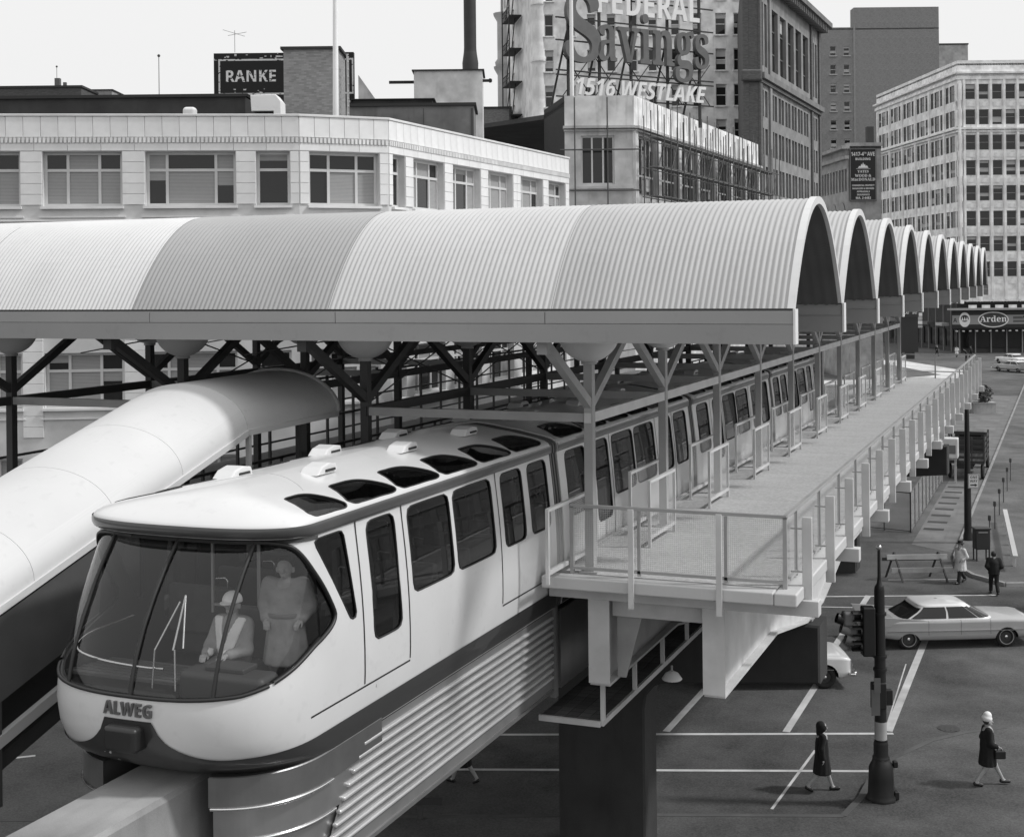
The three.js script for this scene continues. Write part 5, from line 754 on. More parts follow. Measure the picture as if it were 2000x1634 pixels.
  for (const sd of [-1, 1]) { for (const z of [0.55, 0.74]) part(t, 'headlight', new THREE.SphereGeometry(0.075, 14, 10).scale(0.5, 1, 1).translate(x1 - 0.02, 0.68, sd * z), M(0.75, 0.1)); part(t, 'tail_lamp', rbx(0.1, 0.2, 0.07, 0.02, x0 + 0.02, 0.7, sd * 0.8), M(0.15, 0.3)); if (fins) part(t, 'tail_fin', extr(shape([[x0 - 0.12, fins], [x0 + 0.12, 0.7], [x0 + 0.4, 0.78], [-0.7, 0.9], [-1.2, 0.97]]), 0.06, { bevelEnabled: true, bevelSize: 0.012, bevelThickness: 0.012, bevelSegments: 2 }).translate(0, 0, sd * 0.93 - 0.03), paint); }
  part(t, 'grille', bx(0.05, 0.16, 1.3, x1 + 0.005, 0.6, 0), M(0.3, 0.2, 'steel', { metalness: 1 }));
  return t;
}
const SEDAN = [[-2.85, 0.86, 0.46, 0.86, 0.74], [-2.65, 0.95, 0.38, 0.93, 0.86], [-1.8, 0.99, 0.3, 0.96, 0.92], [-0.5, 1.0, 0.27, 0.95, 0.93], [0.9, 1.0, 0.27, 0.95, 0.93], [1.7, 0.99, 0.28, 0.94, 0.95], [2.5, 0.97, 0.31, 0.91, 0.92], [2.78, 0.93, 0.38, 0.86, 0.85], [2.88, 0.84, 0.46, 0.78, 0.76]];
const CABIN = [[0.9, -2.0, 1.45, 0.9], [1.05, -1.68, 1.15, 0.86], [1.2, -1.38, 0.86, 0.81], [1.34, -1.2, 0.6, 0.76], [1.41, -1.18, 0.5, 0.72], [1.445, -1.08, 0.38, 0.6], [1.462, -0.85, 0.2, 0.42], [1.47, -0.4, -0.3, 0.02]];
const CR = 25.5 * Math.PI / 180;
const sedan = loftCar({ st: SEDAN, cab: CABIN, tone: 0.36, roofTone: 0.72, wheels: [[-1.6, 0.2], [1.72, 0.07]], name: 'sedan_car', label: 'long pale sedan with tail fins crossing the junction', pos: V(5.38, 0, 48.9).toArray(), ry: CR, fins: 1.13 });
const white = loftCar({ st: SEDAN.map((a) => [a[0] * 0.93, a[1] * 0.97, a[2], a[3] + 0.05, a[4] + 0.06]), cab: CABIN.map((a) => [a[0] + 0.07, a[1], a[2] - 0.1, a[3]]), tone: 0.75, wheels: [[-1.45], [1.84]], name: 'white_car', label: 'white car nosing out from behind the concrete pier', pos: V(0.42, 0, 42.15).toArray(), ry: 22 * Math.PI / 180, wallTyre: false });
for (const [x, s, ry, l, tone] of [[2.6, 187.5, 2.4, 'pale sedan driving past the traffic island at the right edge', 0], [1.8, 203, 2.2, 'white sedan farther off at the right edge in front of the shops', 1], [-22, 176, 1.2, 'pale sedan seen below the platform roof beyond the far railing', 0], [-31, 190, 0.5, 'white sedan seen far off between the station columns', 1], [-37, 172, 0.7, 'farthest left pale sedan seen between the station columns', 0]]) copy(tone ? white : sedan, l, V(x, 0.0, s).toArray(), ry);
{ // stake truck at the kerb
  const t = thing('stake_truck', 'dark flatbed truck with slatted stake sides parked at the far kerb', 'truck', V(3.4, 0, 87.6).toArray()), dk = M(0.03, 0.7, 'planks');
  part(t, 'bed', bx(2.25, 0.18, 4.6, 0, 1.1, -2.3), dk); for (const sd of [-1, 1]) for (let k = 0; k < 4; k++) part(t, 'stake_slat', bx(0.05, 0.16, 4.6, sd * 1.1, 1.4 + k * 0.33, -2.3), dk);
  for (let k = 0; k < 4; k++) { part(t, 'stake_slat', bx(2.2, 0.16, 0.05, 0, 1.4 + k * 0.33, 0.0), dk); part(t, 'stake_slat', bx(2.2, 0.16, 0.05, 0, 1.4 + k * 0.33, -4.55), dk); }
  for (const [x, z] of [[-1.1, 0.02], [1.1, 0.02], [-0.4, 0.04], [0.4, 0.04], [-1.1, -4.5], [1.1, -4.5], [1.1, -2.3], [-1.1, -2.3]]) part(t, 'stake', bx(0.09, 1.5, 0.09, x, 1.9, z), dk);
  part(t, 'chassis', bx(0.9, 0.3, 6.4, 0, 0.85, -3.2), M(0.02, 0.8)); part(t, 'cab', rbx(1.9, 1.3, 1.5, 0.16, 0, 1.75, -5.5, 3), M(0.05, 0.4, 'paint')); part(t, 'bonnet', rbx(1.5, 0.75, 1.3, 0.16, 0, 1.3, -6.7, 3), M(0.05, 0.4, 'paint')); part(t, 'rear_window', bx(1.3, 0.4, 0.03, 0, 2.05, -4.74), DARKGLASS);
  const wg = wheelGeo(0.46); for (const z of [-1.0, -6.4]) for (const sd of [-1, 1]) { const w = part(t, 'wheel', wg.tyre, TYRE, [sd * 0.95, 0.46, z], sd * Math.PI / 2); part(w, 'rim', wg.rim, M(0.1, 0.5)); }
  const b = thing('machine_box', 'pale boxy machine with a rounded dark end behind the stake truck', 'machine', V(2.55, 0, 86.3).toArray()); part(b, 'housing', rbx(1.15, 1.2, 0.9, 0.07, 0, 2.1, 0, 2), M(0.5, 0.6, 'steel')); part(b, 'drum_end', new THREE.CylinderGeometry(0.62, 0.62, 0.3, 24).rotateZ(Math.PI / 2).translate(-0.7, 2.1, 0), M(0.06, 0.6)); part(b, 'stand', [bx(0.12, 1.5, 0.12, -0.4, 0.75, 0), bx(0.12, 1.5, 0.12, 0.4, 0.75, 0)], M(0.4, 0.6)); part(b, 'grille', bx(0.8, 0.5, 0.03, 0.05, 2.05, 0.465), M(0.12, 0.6));
}
// ---------------------------------------------------------------- street furniture
{
  const t = thing('traffic_signal_post', 'black ornate traffic signal post on the near street corner', 'traffic signal', V(5.18, 0.14, 33.24).toArray(), RY), bk = M(0.008, 0.5, 'steel');
  part(t, 'base', lathe([[0.36, 0], [0.36, 0.08], [0.32, 0.14], [0.3, 0.5], [0.29, 0.78], [0.22, 0.9], [0.2, 0.98]], 8), bk); part(t, 'base_lug', [rbx(0.12, 0.16, 0.12, 0.03, 0.33, 0.82, 0), rbx(0.12, 0.2, 0.2, 0.03, 0.33, 0.12, 0.05)], bk);
  part(t, 'sleeve', lathe([[0.2, 0.95], [0.2, 1.0], [0.17, 1.04], [0.17, 1.3], [0.155, 1.36]], 16), bk); part(t, 'poster', new THREE.CylinderGeometry(0.142, 0.142, 0.42, 20, 1, true).translate(0, 1.62, 0), M(0.3, 0.8, 'stucco'));
  part(t, 'shaft', lathe([[0.14, 1.3], [0.135, 2.9], [0.13, 3.2], [0.12, 4.9], [0.1, 5.0]], 16), bk); part(t, 'finial_rod', lathe([[0.1, 4.98], [0.06, 5.06], [0.04, 5.2], [0.035, 5.85]], 12), bk); part(t, 'finial_ball', new THREE.SphereGeometry(0.07, 16, 12).translate(0, 5.9, 0), M(0.5, 0.25, null, { metalness: 0.8 }));
  for (const y of [3.05, 3.35, 4.35]) part(t, 'band', new THREE.CylinderGeometry(0.16, 0.16, 0.06, 16).translate(0, y, 0), bk);
  const hd = part(t, 'signal_head', [rbx(0.3, 1.15, 0.3, 0.04, -0.28, 3.95, 0.02, 2), bx(0.2, 0.06, 0.1, -0.12, 4.3, 0), bx(0.2, 0.06, 0.1, -0.12, 3.6, 0)], bk);
  for (let k = 0; k < 3; k++) { part(hd, 'visor', new THREE.CylinderGeometry(0.125, 0.125, 0.24, 18, 1, true, 0.5, 5.3).rotateZ(Math.PI / 2).translate(-0.53, 4.3 - k * 0.35, 0.02), bk); part(hd, 'lens', new THREE.CylinderGeometry(0.1, 0.1, 0.03, 18).rotateZ(Math.PI / 2).translate(-0.44, 4.3 - k * 0.35, 0.02), M(0.08, 0.15)); }
  const h2 = part(t, 'signal_head', [rbx(0.28, 0.36, 0.28, 0.08, -0.72, 4.22, -0.1, 3), rbx(0.26, 0.34, 0.26, 0.08, -0.62, 3.98, -0.12, 3), rbx(0.24, 0.3, 0.24, 0.08, -0.52, 3.74, -0.14, 3)], M(0.16, 0.5, 'steel'));
  for (let k = 0; k < 3; k++) part(h2, 'visor', new THREE.CylinderGeometry(0.12, 0.12, 0.22, 18, 1, true).rotateZ(1.2).translate(-0.88 + k * 0.1, 4.2 - k * 0.24, -0.1), k ? M(0.2, 0.5) : bk);
  part(t, 'pedestrian_box', [rbx(0.34, 0.62, 0.2, 0.03, -0.06, 2.45, 0.06), rbx(0.2, 0.36, 0.16, 0.02, 0.17, 2.4, 0.02)], bk); part(t, 'notice_plate', [bx(0.15, 0.34, 0.015, -0.12, 2.72, 0.2), bx(0.2, 0.6, 0.015, -0.16, 2.32, 0.19)], M(0.12, 0.6, 'stucco'));
}
{
  const t = thing('sign_post', 'black street post carrying a small one way sign at the far corner', 'sign post', V(4.9, 0.14, 67.2).toArray(), RY), bk = M(0.01, 0.5, 'steel');
  part(t, 'shaft', lathe([[0.22, 0], [0.22, 0.2], [0.17, 0.4], [0.16, 2.4], [0.13, 4.2], [0.1, 6.2]], 12), bk); part(t, 'upper_pipe', rod(new THREE.Vector3(0.02, 3.6, 0.02), new THREE.Vector3(0, 8.4, 0.02), 0.07, 0.05), M(0.14, 0.6, 'steel')); part(t, 'hook', pipe([new THREE.Vector3(0, 8.35, 0), new THREE.Vector3(-0.02, 8.7, 0), new THREE.Vector3(-0.16, 8.8, 0)], 0.05, 12, 6), bk);
  const ct = canvasTex(160, 200, (c, w, h) => { c.fillStyle = '#cfcfcf'; c.fillRect(0, 0, w, h); c.strokeStyle = '#222'; c.lineWidth = 6; c.strokeRect(6, 6, w - 12, h - 12); c.fillStyle = '#222'; c.textAlign = 'center'; c.font = 'bold 52px sans-serif'; c.fillText('ONE', w / 2, 62); c.fillText('WAY', w / 2, 116); c.fillRect(28, 148, 70, 18); c.beginPath(); c.moveTo(94, 134); c.lineTo(134, 157); c.lineTo(94, 180); c.fill(); });
  const pl = part(t, 'sign_plate', bx(0.52, 0.66, 0.02, 0.22, 2.75, 0.2), M(0.4, 0.5)); printed(pl, 'print', 0.5, 0.64, panelMat(ct, 0.5), [0.22, 2.75, 0.213], 0);
}
{
  const t = thing('litter_box', 'dark box on legs standing on the far corner pavement', 'litter box', V(5.75, 0.14, 62.6).toArray(), RY); part(t, 'box', rbx(0.62, 0.85, 0.5, 0.04, 0, 0.92, 0), M(0.025, 0.6)); part(t, 'lid', rbx(0.7, 0.06, 0.56, 0.02, 0, 1.38, 0), M(0.03, 0.6)); part(t, 'slot', bx(0.4, 0.05, 0.02, 0, 1.24, 0.25), M(0.3, 0.5)); for (const x of [-0.27, 0.27]) for (const z of [-0.2, 0.2]) part(t, 'leg', bx(0.05, 0.5, 0.05, x, 0.25, z), M(0.025, 0.6));
  const m0 = thing('parking_meter', 'nearest thin parking meter post on the far pavement', 'parking meter', V(5.9, 0.14, 66.3).toArray(), 0, 'parking meters'); part(m0, 'post', rod(new THREE.Vector3(0, 0, 0), new THREE.Vector3(0, 1.1, 0), 0.03), M(0.1, 0.6)); part(m0, 'head', rbx(0.14, 0.26, 0.1, 0.04, 0, 1.22, 0), M(0.06, 0.5));
  for (let k = 1; k < 6; k++) copy(m0, `${ORD[k]} thin parking meter post along the far pavement`, V(5.9 + 0.02 * k, 0.14, 66.3 + k * 4.2).toArray());
  const bl = thing('concrete_block', 'square concrete footing block standing on the street under the platform', 'block', V(0.35, 0, 59.1).toArray(), RY); part(bl, 'block', rbx(1.0, 0.85, 0.9, 0.03, 0, 0.425, 0, 1), CONC); part(bl, 'pale_end', bx(0.02, 0.8, 0.84, 0.51, 0.42, 0), CONCL);
  const f = thing('mesh_fence', 'wire mesh fence enclosure on the street beneath the far platform', 'fence'), fm = M(0.09, 0.6, 'steel'); const A = [[-0.4, 69.6], [2.15, 69.0]], B = [[2.15, 69.0], [2.13, 86.5]];
  const fence = (p, q, n) => { for (let k = 0; k <= n; k++) part(f, 'fence_post', rod(V(lerp(p[0], q[0], k / n), 0, lerp(p[1], q[1], k / n)), V(lerp(p[0], q[0], k / n), 1.95, lerp(p[1], q[1], k / n)), 0.035), fm); for (let k = 0; k < n; k++) { const a = V(lerp(p[0], q[0], k / n), 0, lerp(p[1], q[1], k / n)), b = V(lerp(p[0], q[0], (k + 1) / n), 0, lerp(p[1], q[1], (k + 1) / n)); part(f, 'mesh_panel', grid(1, 1, (u, v) => a.clone().lerp(b, u).setY(lerp(0.08, 1.9, v))), WIRE); for (const y of [0.08, 1.92]) part(f, 'fence_rail', rod(a.clone().setY(y), b.clone().setY(y), 0.025), fm); } };
  fence(A[0], A[1], 2); fence(B[0], B[1], 9);
  const bd = thing('sawhorse_barricade', 'wooden sawhorse barricade with pale planks beside the far kerb', 'barricade', V(2.4, 0, 58.0).toArray(), RY), wd = M(0.5, 0.8, 'stucco'), lg = M(0.05, 0.8);
  part(bd, 'plank', bx(2.45, 0.2, 0.05, 1.15, 0.95, 0.12), wd); part(bd, 'plank', bx(2.5, 0.2, 0.05, 1.3, 0.45, 0.3), M(0.36, 0.8, 'stucco')); part(bd, 'plank', bx(2.4, 0.12, 0.06, 1.0, 0.82, -0.15), lg);
  for (const x of [0.25, 2.05]) { part(bd, 'leg', bar(new THREE.Vector3(x, 1.12, 0), new THREE.Vector3(x + 0.2, 0, 0.55), 0.07, 0.05), lg); part(bd, 'leg', bar(new THREE.Vector3(x, 1.12, -0.02), new THREE.Vector3(x - 0.2, 0, -0.55), 0.07, 0.05), lg); }
  const lb = thing('low_barrier', 'low dark barrier on the street behind the front pier', 'barrier', V(-6.3, 0, 27.6).toArray(), RY); part(lb, 'rail', bx(5, 0.14, 0.1, 0, 0.55, 0), M(0.04, 0.8)); for (const x of [-2, 0, 2]) part(lb, 'post', bx(0.12, 0.6, 0.12, x, 0.3, -0.06), M(0.06, 0.8));
  const pk = thing('planter_box', 'pale planter box with a leafy shrub beyond the platform end', 'planter', V(2.0, 0, 131).toArray(), RY); part(pk, 'box', [bx(2.0, 0.9, 1.2, 0, 0.45, 0), bx(2.1, 0.1, 1.3, 0, 0.92, 0)], CONCL); { const lv = []; for (let k = 0; k < 420; k++) { const r = 0.8 * Math.cbrt(rnd()), th = rnd() * 6.283, ph = Math.acos(2 * rnd() - 1); const g = new THREE.PlaneGeometry(0.2, 0.12); g.rotateX(rr(0, 6)).rotateY(rr(0, 6)).translate(r * Math.sin(ph) * Math.cos(th) * 1.1, 1.7 + r * Math.cos(ph) * 1.1, r * Math.sin(ph) * Math.sin(th)); lv.push(g); } part(pk, 'shrub', lv, M(0.06, 0.8)).userData.kind = 'stuff'; for (let k = 0; k < 4; k++) part(pk, 'stem', rod(new THREE.Vector3(0, 0.9, 0), new THREE.Vector3(rr(-0.5, 0.5), 2.1, rr(-0.4, 0.4)), 0.03), M(0.05, 0.9)); }
  const wl = thing('white_street_rail', 'white painted low rail running along the right edge of the far pavement', 'rail'); part(wl, 'rail', bar(V(6.3, 0.75, 72.5), V(7.2, 0.75, 60.6), 0.2, 0.1), M(0.45, 0.6, 'paint')); for (let k = 0; k < 5; k++) part(wl, 'post', bx(0.12, 0.6, 0.12, lerp(6.3, 7.2, (k + 0.5) / 5), 0.44, -lerp(72.5, 60.6, (k + 0.5) / 5)), M(0.6, 0.6));
}
// ---------------------------------------------------------------- people
function nets(fn, lo, hi, c) { // surface nets
  const n = [0, 1, 2].map((k) => Math.ceil((hi[k] - lo[k]) / c) + 1), [nx, ny, nz] = n, f = new Float32Array(nx * ny * nz), id = (i, j, k) => (k * ny + j) * nx + i;
  for (let k = 0; k < nz; k++) for (let j = 0; j < ny; j++) for (let i = 0; i < nx; i++) f[id(i, j, k)] = fn(lo[0] + i * c, lo[1] + j * c, lo[2] + k * c);
  const vid = new Int32Array(nx * ny * nz).fill(-1), P = [], I = [];
  for (let k = 0; k < nz - 1; k++) for (let j = 0; j < ny - 1; j++) for (let i = 0; i < nx - 1; i++) {
    let m = 0, sx = 0, sy = 0, sz = 0; const v = []; for (let q = 0; q < 8; q++) v.push(f[id(i + (q & 1), j + (q >> 1 & 1), k + (q >> 2))]);
    for (let a = 0; a < 8; a++) for (const d of [1, 2, 4]) { const b = a | d; if (b === a) continue; if ((v[a] < 0) !== (v[b] < 0)) { const t = v[a] / (v[a] - v[b]); sx += (a & 1) + (d === 1 ? t : 0); sy += (a >> 1 & 1) + (d === 2 ? t : 0); sz += (a >> 2) + (d === 4 ? t : 0); m++; } }
    if (m) { vid[id(i, j, k)] = P.length / 3; P.push(lo[0] + (i + sx / m) * c, lo[1] + (j + sy / m) * c, lo[2] + (k + sz / m) * c); }
  }
  const quad = (a, b, c2, d, fl) => { if (a < 0 || b < 0 || c2 < 0 || d < 0) return; fl ? I.push(a, c2, b, a, d, c2) : I.push(a, b, c2, a, c2, d); };
  for (let k = 1; k < nz - 1; k++) for (let j = 1; j < ny - 1; j++) for (let i = 1; i < nx - 1; i++) { const s = f[id(i, j, k)] < 0; if (s !== f[id(i + 1, j, k)] < 0) quad(vid[id(i, j - 1, k - 1)], vid[id(i, j, k - 1)], vid[id(i, j, k)], vid[id(i, j - 1, k)], !s); if (s !== f[id(i, j + 1, k)] < 0) quad(vid[id(i - 1, j, k - 1)], vid[id(i - 1, j, k)], vid[id(i, j, k)], vid[id(i, j, k - 1)], !s); if (s !== f[id(i, j, k + 1)] < 0) quad(vid[id(i - 1, j - 1, k)], vid[id(i, j - 1, k)], vid[id(i, j, k)], vid[id(i - 1, j, k)], !s); }
  const g = new THREE.BufferGeometry(); g.setAttribute('position', new THREE.Float32BufferAttribute(P, 3)); g.setIndex(I); g.computeVertexNormals(); return g;
}
const cap = (a, b, ra, rb = ra) => { const bx_ = b[0] - a[0], by = b[1] - a[1], bz = b[2] - a[2], L = bx_ * bx_ + by * by + bz * bz || 1e-9; return (x, y, z) => { const px = x - a[0], py = y - a[1], pz = z - a[2], t = clamp((px * bx_ + py * by + pz * bz) / L, 0, 1); return Math.hypot(px - t * bx_, py - t * by, pz - t * bz) - lerp(ra, rb, t); }; };
const blend = (fs, k) => (x, y, z) => { let d = 9; for (const f of fs) { const e = f(x, y, z), h = clamp(0.5 + 0.5 * (e - d) / k, 0, 1); d = lerp(e, d, h) - k * h * (1 - h); } return d; };
const field = (fs, k, c, lo, hi) => nets(blend(fs, k), lo, hi, c);
const SKIN = M(0.34, 0.6, 'cloth');
// facing +x; o.legs/arms are joint lists [hip, knee, ankle, toe], [shoulder, elbow, wrist]
function person(label, pos, ry, o) {
  const t = thing('person', label, 'person', pos, ry), c = o.cell ?? 0.022, hx = o.head?.[0] ?? 0.02, hy = o.head?.[1] ?? 1.53, hz = o.head?.[2] ?? 0, fs = [];
  fs.push(cap([0, 0.93, 0], [0.0, 1.15, 0], 0.13, 0.125), cap([0, 1.12, 0], [hx * 0.5, 1.3, hz], 0.14, 0.13), cap([hx * 0.6, 1.32, -0.13 + hz], [hx * 0.6, 1.32, 0.13 + hz], 0.075), cap([hx * 0.7, 1.36, hz], [hx, hy - 0.07, hz], 0.055, 0.05));
  for (const [h, k, a, f] of o.legs) fs.push(cap(h, k, 0.095, 0.062), cap(k, a, 0.06, 0.04), cap([a[0], a[1] - 0.03, a[2]], f, 0.042, 0.032));
  for (const [s, e, w] of o.arms) fs.push(cap(s, e, 0.056, 0.045), cap(e, w, 0.045, 0.034));
  const ext = (list, pad) => [[0, 1, 2].map((k) => Math.min(...list.map((p) => p[k])) - pad), [0, 1, 2].map((k) => Math.max(...list.map((p) => p[k])) + pad)];
  const all = [...o.legs.flat(), ...o.arms.flat(), [hx, hy, hz], [0, 1, 0.2], [0, 1, -0.2], [-0.15, 1, 0], [0.15, 1, 0]]; const [lo, hi] = ext(all, 0.14);
  const body = [field(fs, 0.035, c, lo, hi)];
  const hd = [cap([hx, hy + 0.02, hz], [hx, hy + 0.045, hz], 0.092), cap([hx + 0.03, hy - 0.055, hz], [hx + 0.05, hy - 0.06, hz], 0.055, 0.04), cap([hx + 0.085, hy + 0.02, hz], [hx + 0.115, hy - 0.012, hz], 0.012, 0.017), cap([hx + 0.08, hy - 0.055, hz - 0.02], [hx + 0.08, hy - 0.055, hz + 0.02], 0.014), cap([hx, hy + 0.01, hz - 0.095], [hx, hy - 0.02, hz - 0.093], 0.018), cap([hx, hy + 0.01, hz + 0.095], [hx, hy - 0.02, hz + 0.093], 0.018), cap([hx - 0.02, hy - 0.05, hz], [hx - 0.03, hy - 0.14, hz], 0.055, 0.055)];
  const eye = [cap([hx + 0.097, hy + 0.018, hz - 0.034], [hx + 0.097, hy + 0.018, hz - 0.034], 0.017), cap([hx + 0.097, hy + 0.018, hz + 0.034], [hx + 0.097, hy + 0.018, hz + 0.034], 0.017)], hb = blend(hd, 0.022);
  body.push(nets((x, y, z) => Math.max(hb(x, y, z), 0.004 - Math.min(eye[0](x, y, z), eye[1](x, y, z))), [hx - 0.16, hy - 0.17, hz - 0.16], [hx + 0.17, hy + 0.18, hz + 0.16], 0.009));
  for (const [, e, w] of o.arms) { const d = new THREE.Vector3(w[0] - e[0], w[1] - e[1], w[2] - e[2]).normalize(), up = Math.abs(d.y) > 0.9 ? new THREE.Vector3(1, 0, 0) : new THREE.Vector3(0, 1, 0), sd = d.clone().cross(up).normalize(), nn = sd.clone().cross(d), W = new THREE.Vector3(...w), q = (a, b, n2) => W.clone().addScaledVector(d, a).addScaledVector(sd, b).addScaledVector(nn, n2).toArray(); const hf = [cap(q(0, 0, 0), q(0.05, 0, 0), 0.026, 0.028), cap(q(0.05, -0.02, 0), q(0.06, 0.022, 0), 0.02)]; [[-0.03, 0.07], [-0.011, 0.085], [0.009, 0.08], [0.028, 0.062]].forEach(([b, L]) => hf.push(cap(q(0.07, b, 0), q(0.07 + L * 0.5, b, -0.012), 0.0095), cap(q(0.07 + L * 0.5, b, -0.012), q(0.07 + L * 0.8, b, -0.04), 0.0085))); hf.push(cap(q(0.02, -0.03, 0), q(0.055, -0.055, -0.01), 0.012, 0.01), cap(q(0.055, -0.055, -0.01), q(0.085, -0.055, -0.025), 0.0095)); const ps = [q(0, 0.05, 0.05), q(0.18, -0.08, -0.08), q(0, -0.08, -0.08), q(0.18, 0.06, 0.05), q(-0.03, 0, 0)], [l2, h2] = ext(ps, 0.02); body.push(field(hf, 0.008, 0.007, l2, h2)); }
  part(t, 'body', body, o.skin ?? SKIN);
  part(t, 'hair', nets((x, y, z) => Math.max(cap([hx - 0.015, hy + 0.03, hz], [hx - 0.025, hy + 0.055, hz], 0.104)(x, y, z), (x - hx) * 0.8 - (y - hy) * 0.6 - 0.0), [hx - 0.17, hy - 0.14, hz - 0.15], [hx + 0.16, hy + 0.2, hz + 0.15], 0.012), M(o.hair ?? 0.03, 0.7));
  for (const [nm, f2, k, lo2, hi2, m, cc] of o.clothes ?? []) part(t, nm, nets(Array.isArray(f2) ? blend(f2, k) : f2, lo2, hi2, cc ?? 0.022), m);
  for (const [, , a, f] of o.legs) part(t, 'shoe', field([cap([a[0] - 0.03, a[1] - 0.045, a[2]], [f[0] + 0.015, f[1], f[2]], 0.05, 0.042)], 0.01, 0.018, [Math.min(a[0], f[0]) - 0.12, Math.min(a[1], f[1]) - 0.14, a[2] - 0.1], [Math.max(a[0], f[0]) + 0.12, Math.max(a[1], f[1]) + 0.1, a[2] + 0.1]), M(0.015, 0.4));
  return t;
}
const sleeves = (arms, r) => arms.flatMap(([s, e, w]) => [cap(s, e, r, r * 0.9), cap(e, [lerp(e[0], w[0], 0.92), lerp(e[1], w[1], 0.92), lerp(e[2], w[2], 0.92)], r * 0.9, r * 0.78)]);
function coat(arms, hem, rTop, rHem, sx = 1.15, rs = 0.075) { const f = blend([cap([0, 1.33, -0.12], [0, 1.33, 0.12], 0.09), cap([0, 1.2, 0], [0, 1.0, 0], rTop, rTop * 1.02), cap([0, 1.02, 0], [0, hem - 0.05, 0], rTop, rHem), ...sleeves(arms, rs)], 0.06); return (x, y, z) => { const fold = 0.008 * Math.sin(Math.atan2(z, x) * 11 + y * 3) * clamp((1.1 - y) * 2, 0, 1); return Math.max(f(x * sx, y, z) + fold, hem - y); }; }
const LO = [-0.6, 0.3, -0.5], HI = [0.6, 1.5, 0.5];
{ // two women walking to the right
  const arms = [[[0, 1.34, -0.17], [-0.05, 1.08, -0.22], [0.12, 0.92, -0.2]], [[0, 1.34, 0.17], [-0.06, 1.08, 0.22], [-0.02, 0.84, 0.2]]];
  const legs = [[[0, 0.84, -0.08], [0.13, 0.47, -0.08], [0.26, 0.1, -0.07], [0.4, 0.05, -0.07]], [[0, 0.84, 0.08], [-0.1, 0.46, 0.08], [-0.36, 0.17, 0.07], [-0.28, 0.05, 0.07]]];
  const BLK = M(0.007, 0.9, 'cloth');
  person('woman in a long black coat and dark headscarf walking across the junction', V(3.74, 0, 33.64).toArray(), RY, { legs, arms, clothes: [['coat', coat(arms, 0.44, 0.17, 0.26), 0, LO, HI, BLK], ['headscarf', [cap([0, 1.54, 0], [-0.02, 1.58, 0], 0.118, 0.115), cap([-0.04, 1.5, 0], [-0.05, 1.4, 0], 0.09, 0.08)], 0.03, [-0.2, 1.28, -0.2], [0.1, 1.75, 0.2], BLK, 0.015]] });
  const arms2 = [[[0, 1.34, -0.17], [-0.06, 1.1, -0.22], [0.16, 1.0, -0.18]], [[0, 1.34, 0.17], [0.0, 1.08, 0.23], [0.2, 0.98, 0.18]]];
  const legs2 = [[[0, 0.84, -0.08], [0.2, 0.48, -0.08], [0.38, 0.13, -0.07], [0.52, 0.07, -0.07]], [[0, 0.84, 0.08], [-0.08, 0.46, 0.08], [-0.3, 0.12, 0.07], [-0.18, 0.04, 0.07]]];
  const w2 = person('woman in a dark knee-length coat and white hat on the near corner', V(7.45, 0.14, 35.02).toArray(), RY, { legs: legs2, arms: arms2, clothes: [['coat', coat(arms2, 0.5, 0.18, 0.25), 0, LO, HI, BLK], ['hat', [cap([0, 1.63, 0], [0.01, 1.68, 0], 0.125, 0.1)], 0.01, [-0.2, 1.45, -0.2], [0.22, 1.9, 0.2], M(0.75, 0.8, 'cloth'), 0.015]] });
  part(w2, 'handbag', [rbx(0.26, 0.2, 0.1, 0.03, 0.24, 0.8, 0.18, 2), pipe([new THREE.Vector3(0.16, 0.88, 0.18), new THREE.Vector3(0.22, 1.0, 0.18), new THREE.Vector3(0.3, 0.88, 0.18)], 0.012, 16, 5)], M(0.015, 0.4));
  const w3 = person('person in a dark coat walking on the street below the train', V(-4.6, 0, 31.1).toArray(), RY + 2.6, { legs, arms, clothes: [['coat', coat(arms, 0.44, 0.17, 0.25), 0, LO, HI, BLK]] });
}
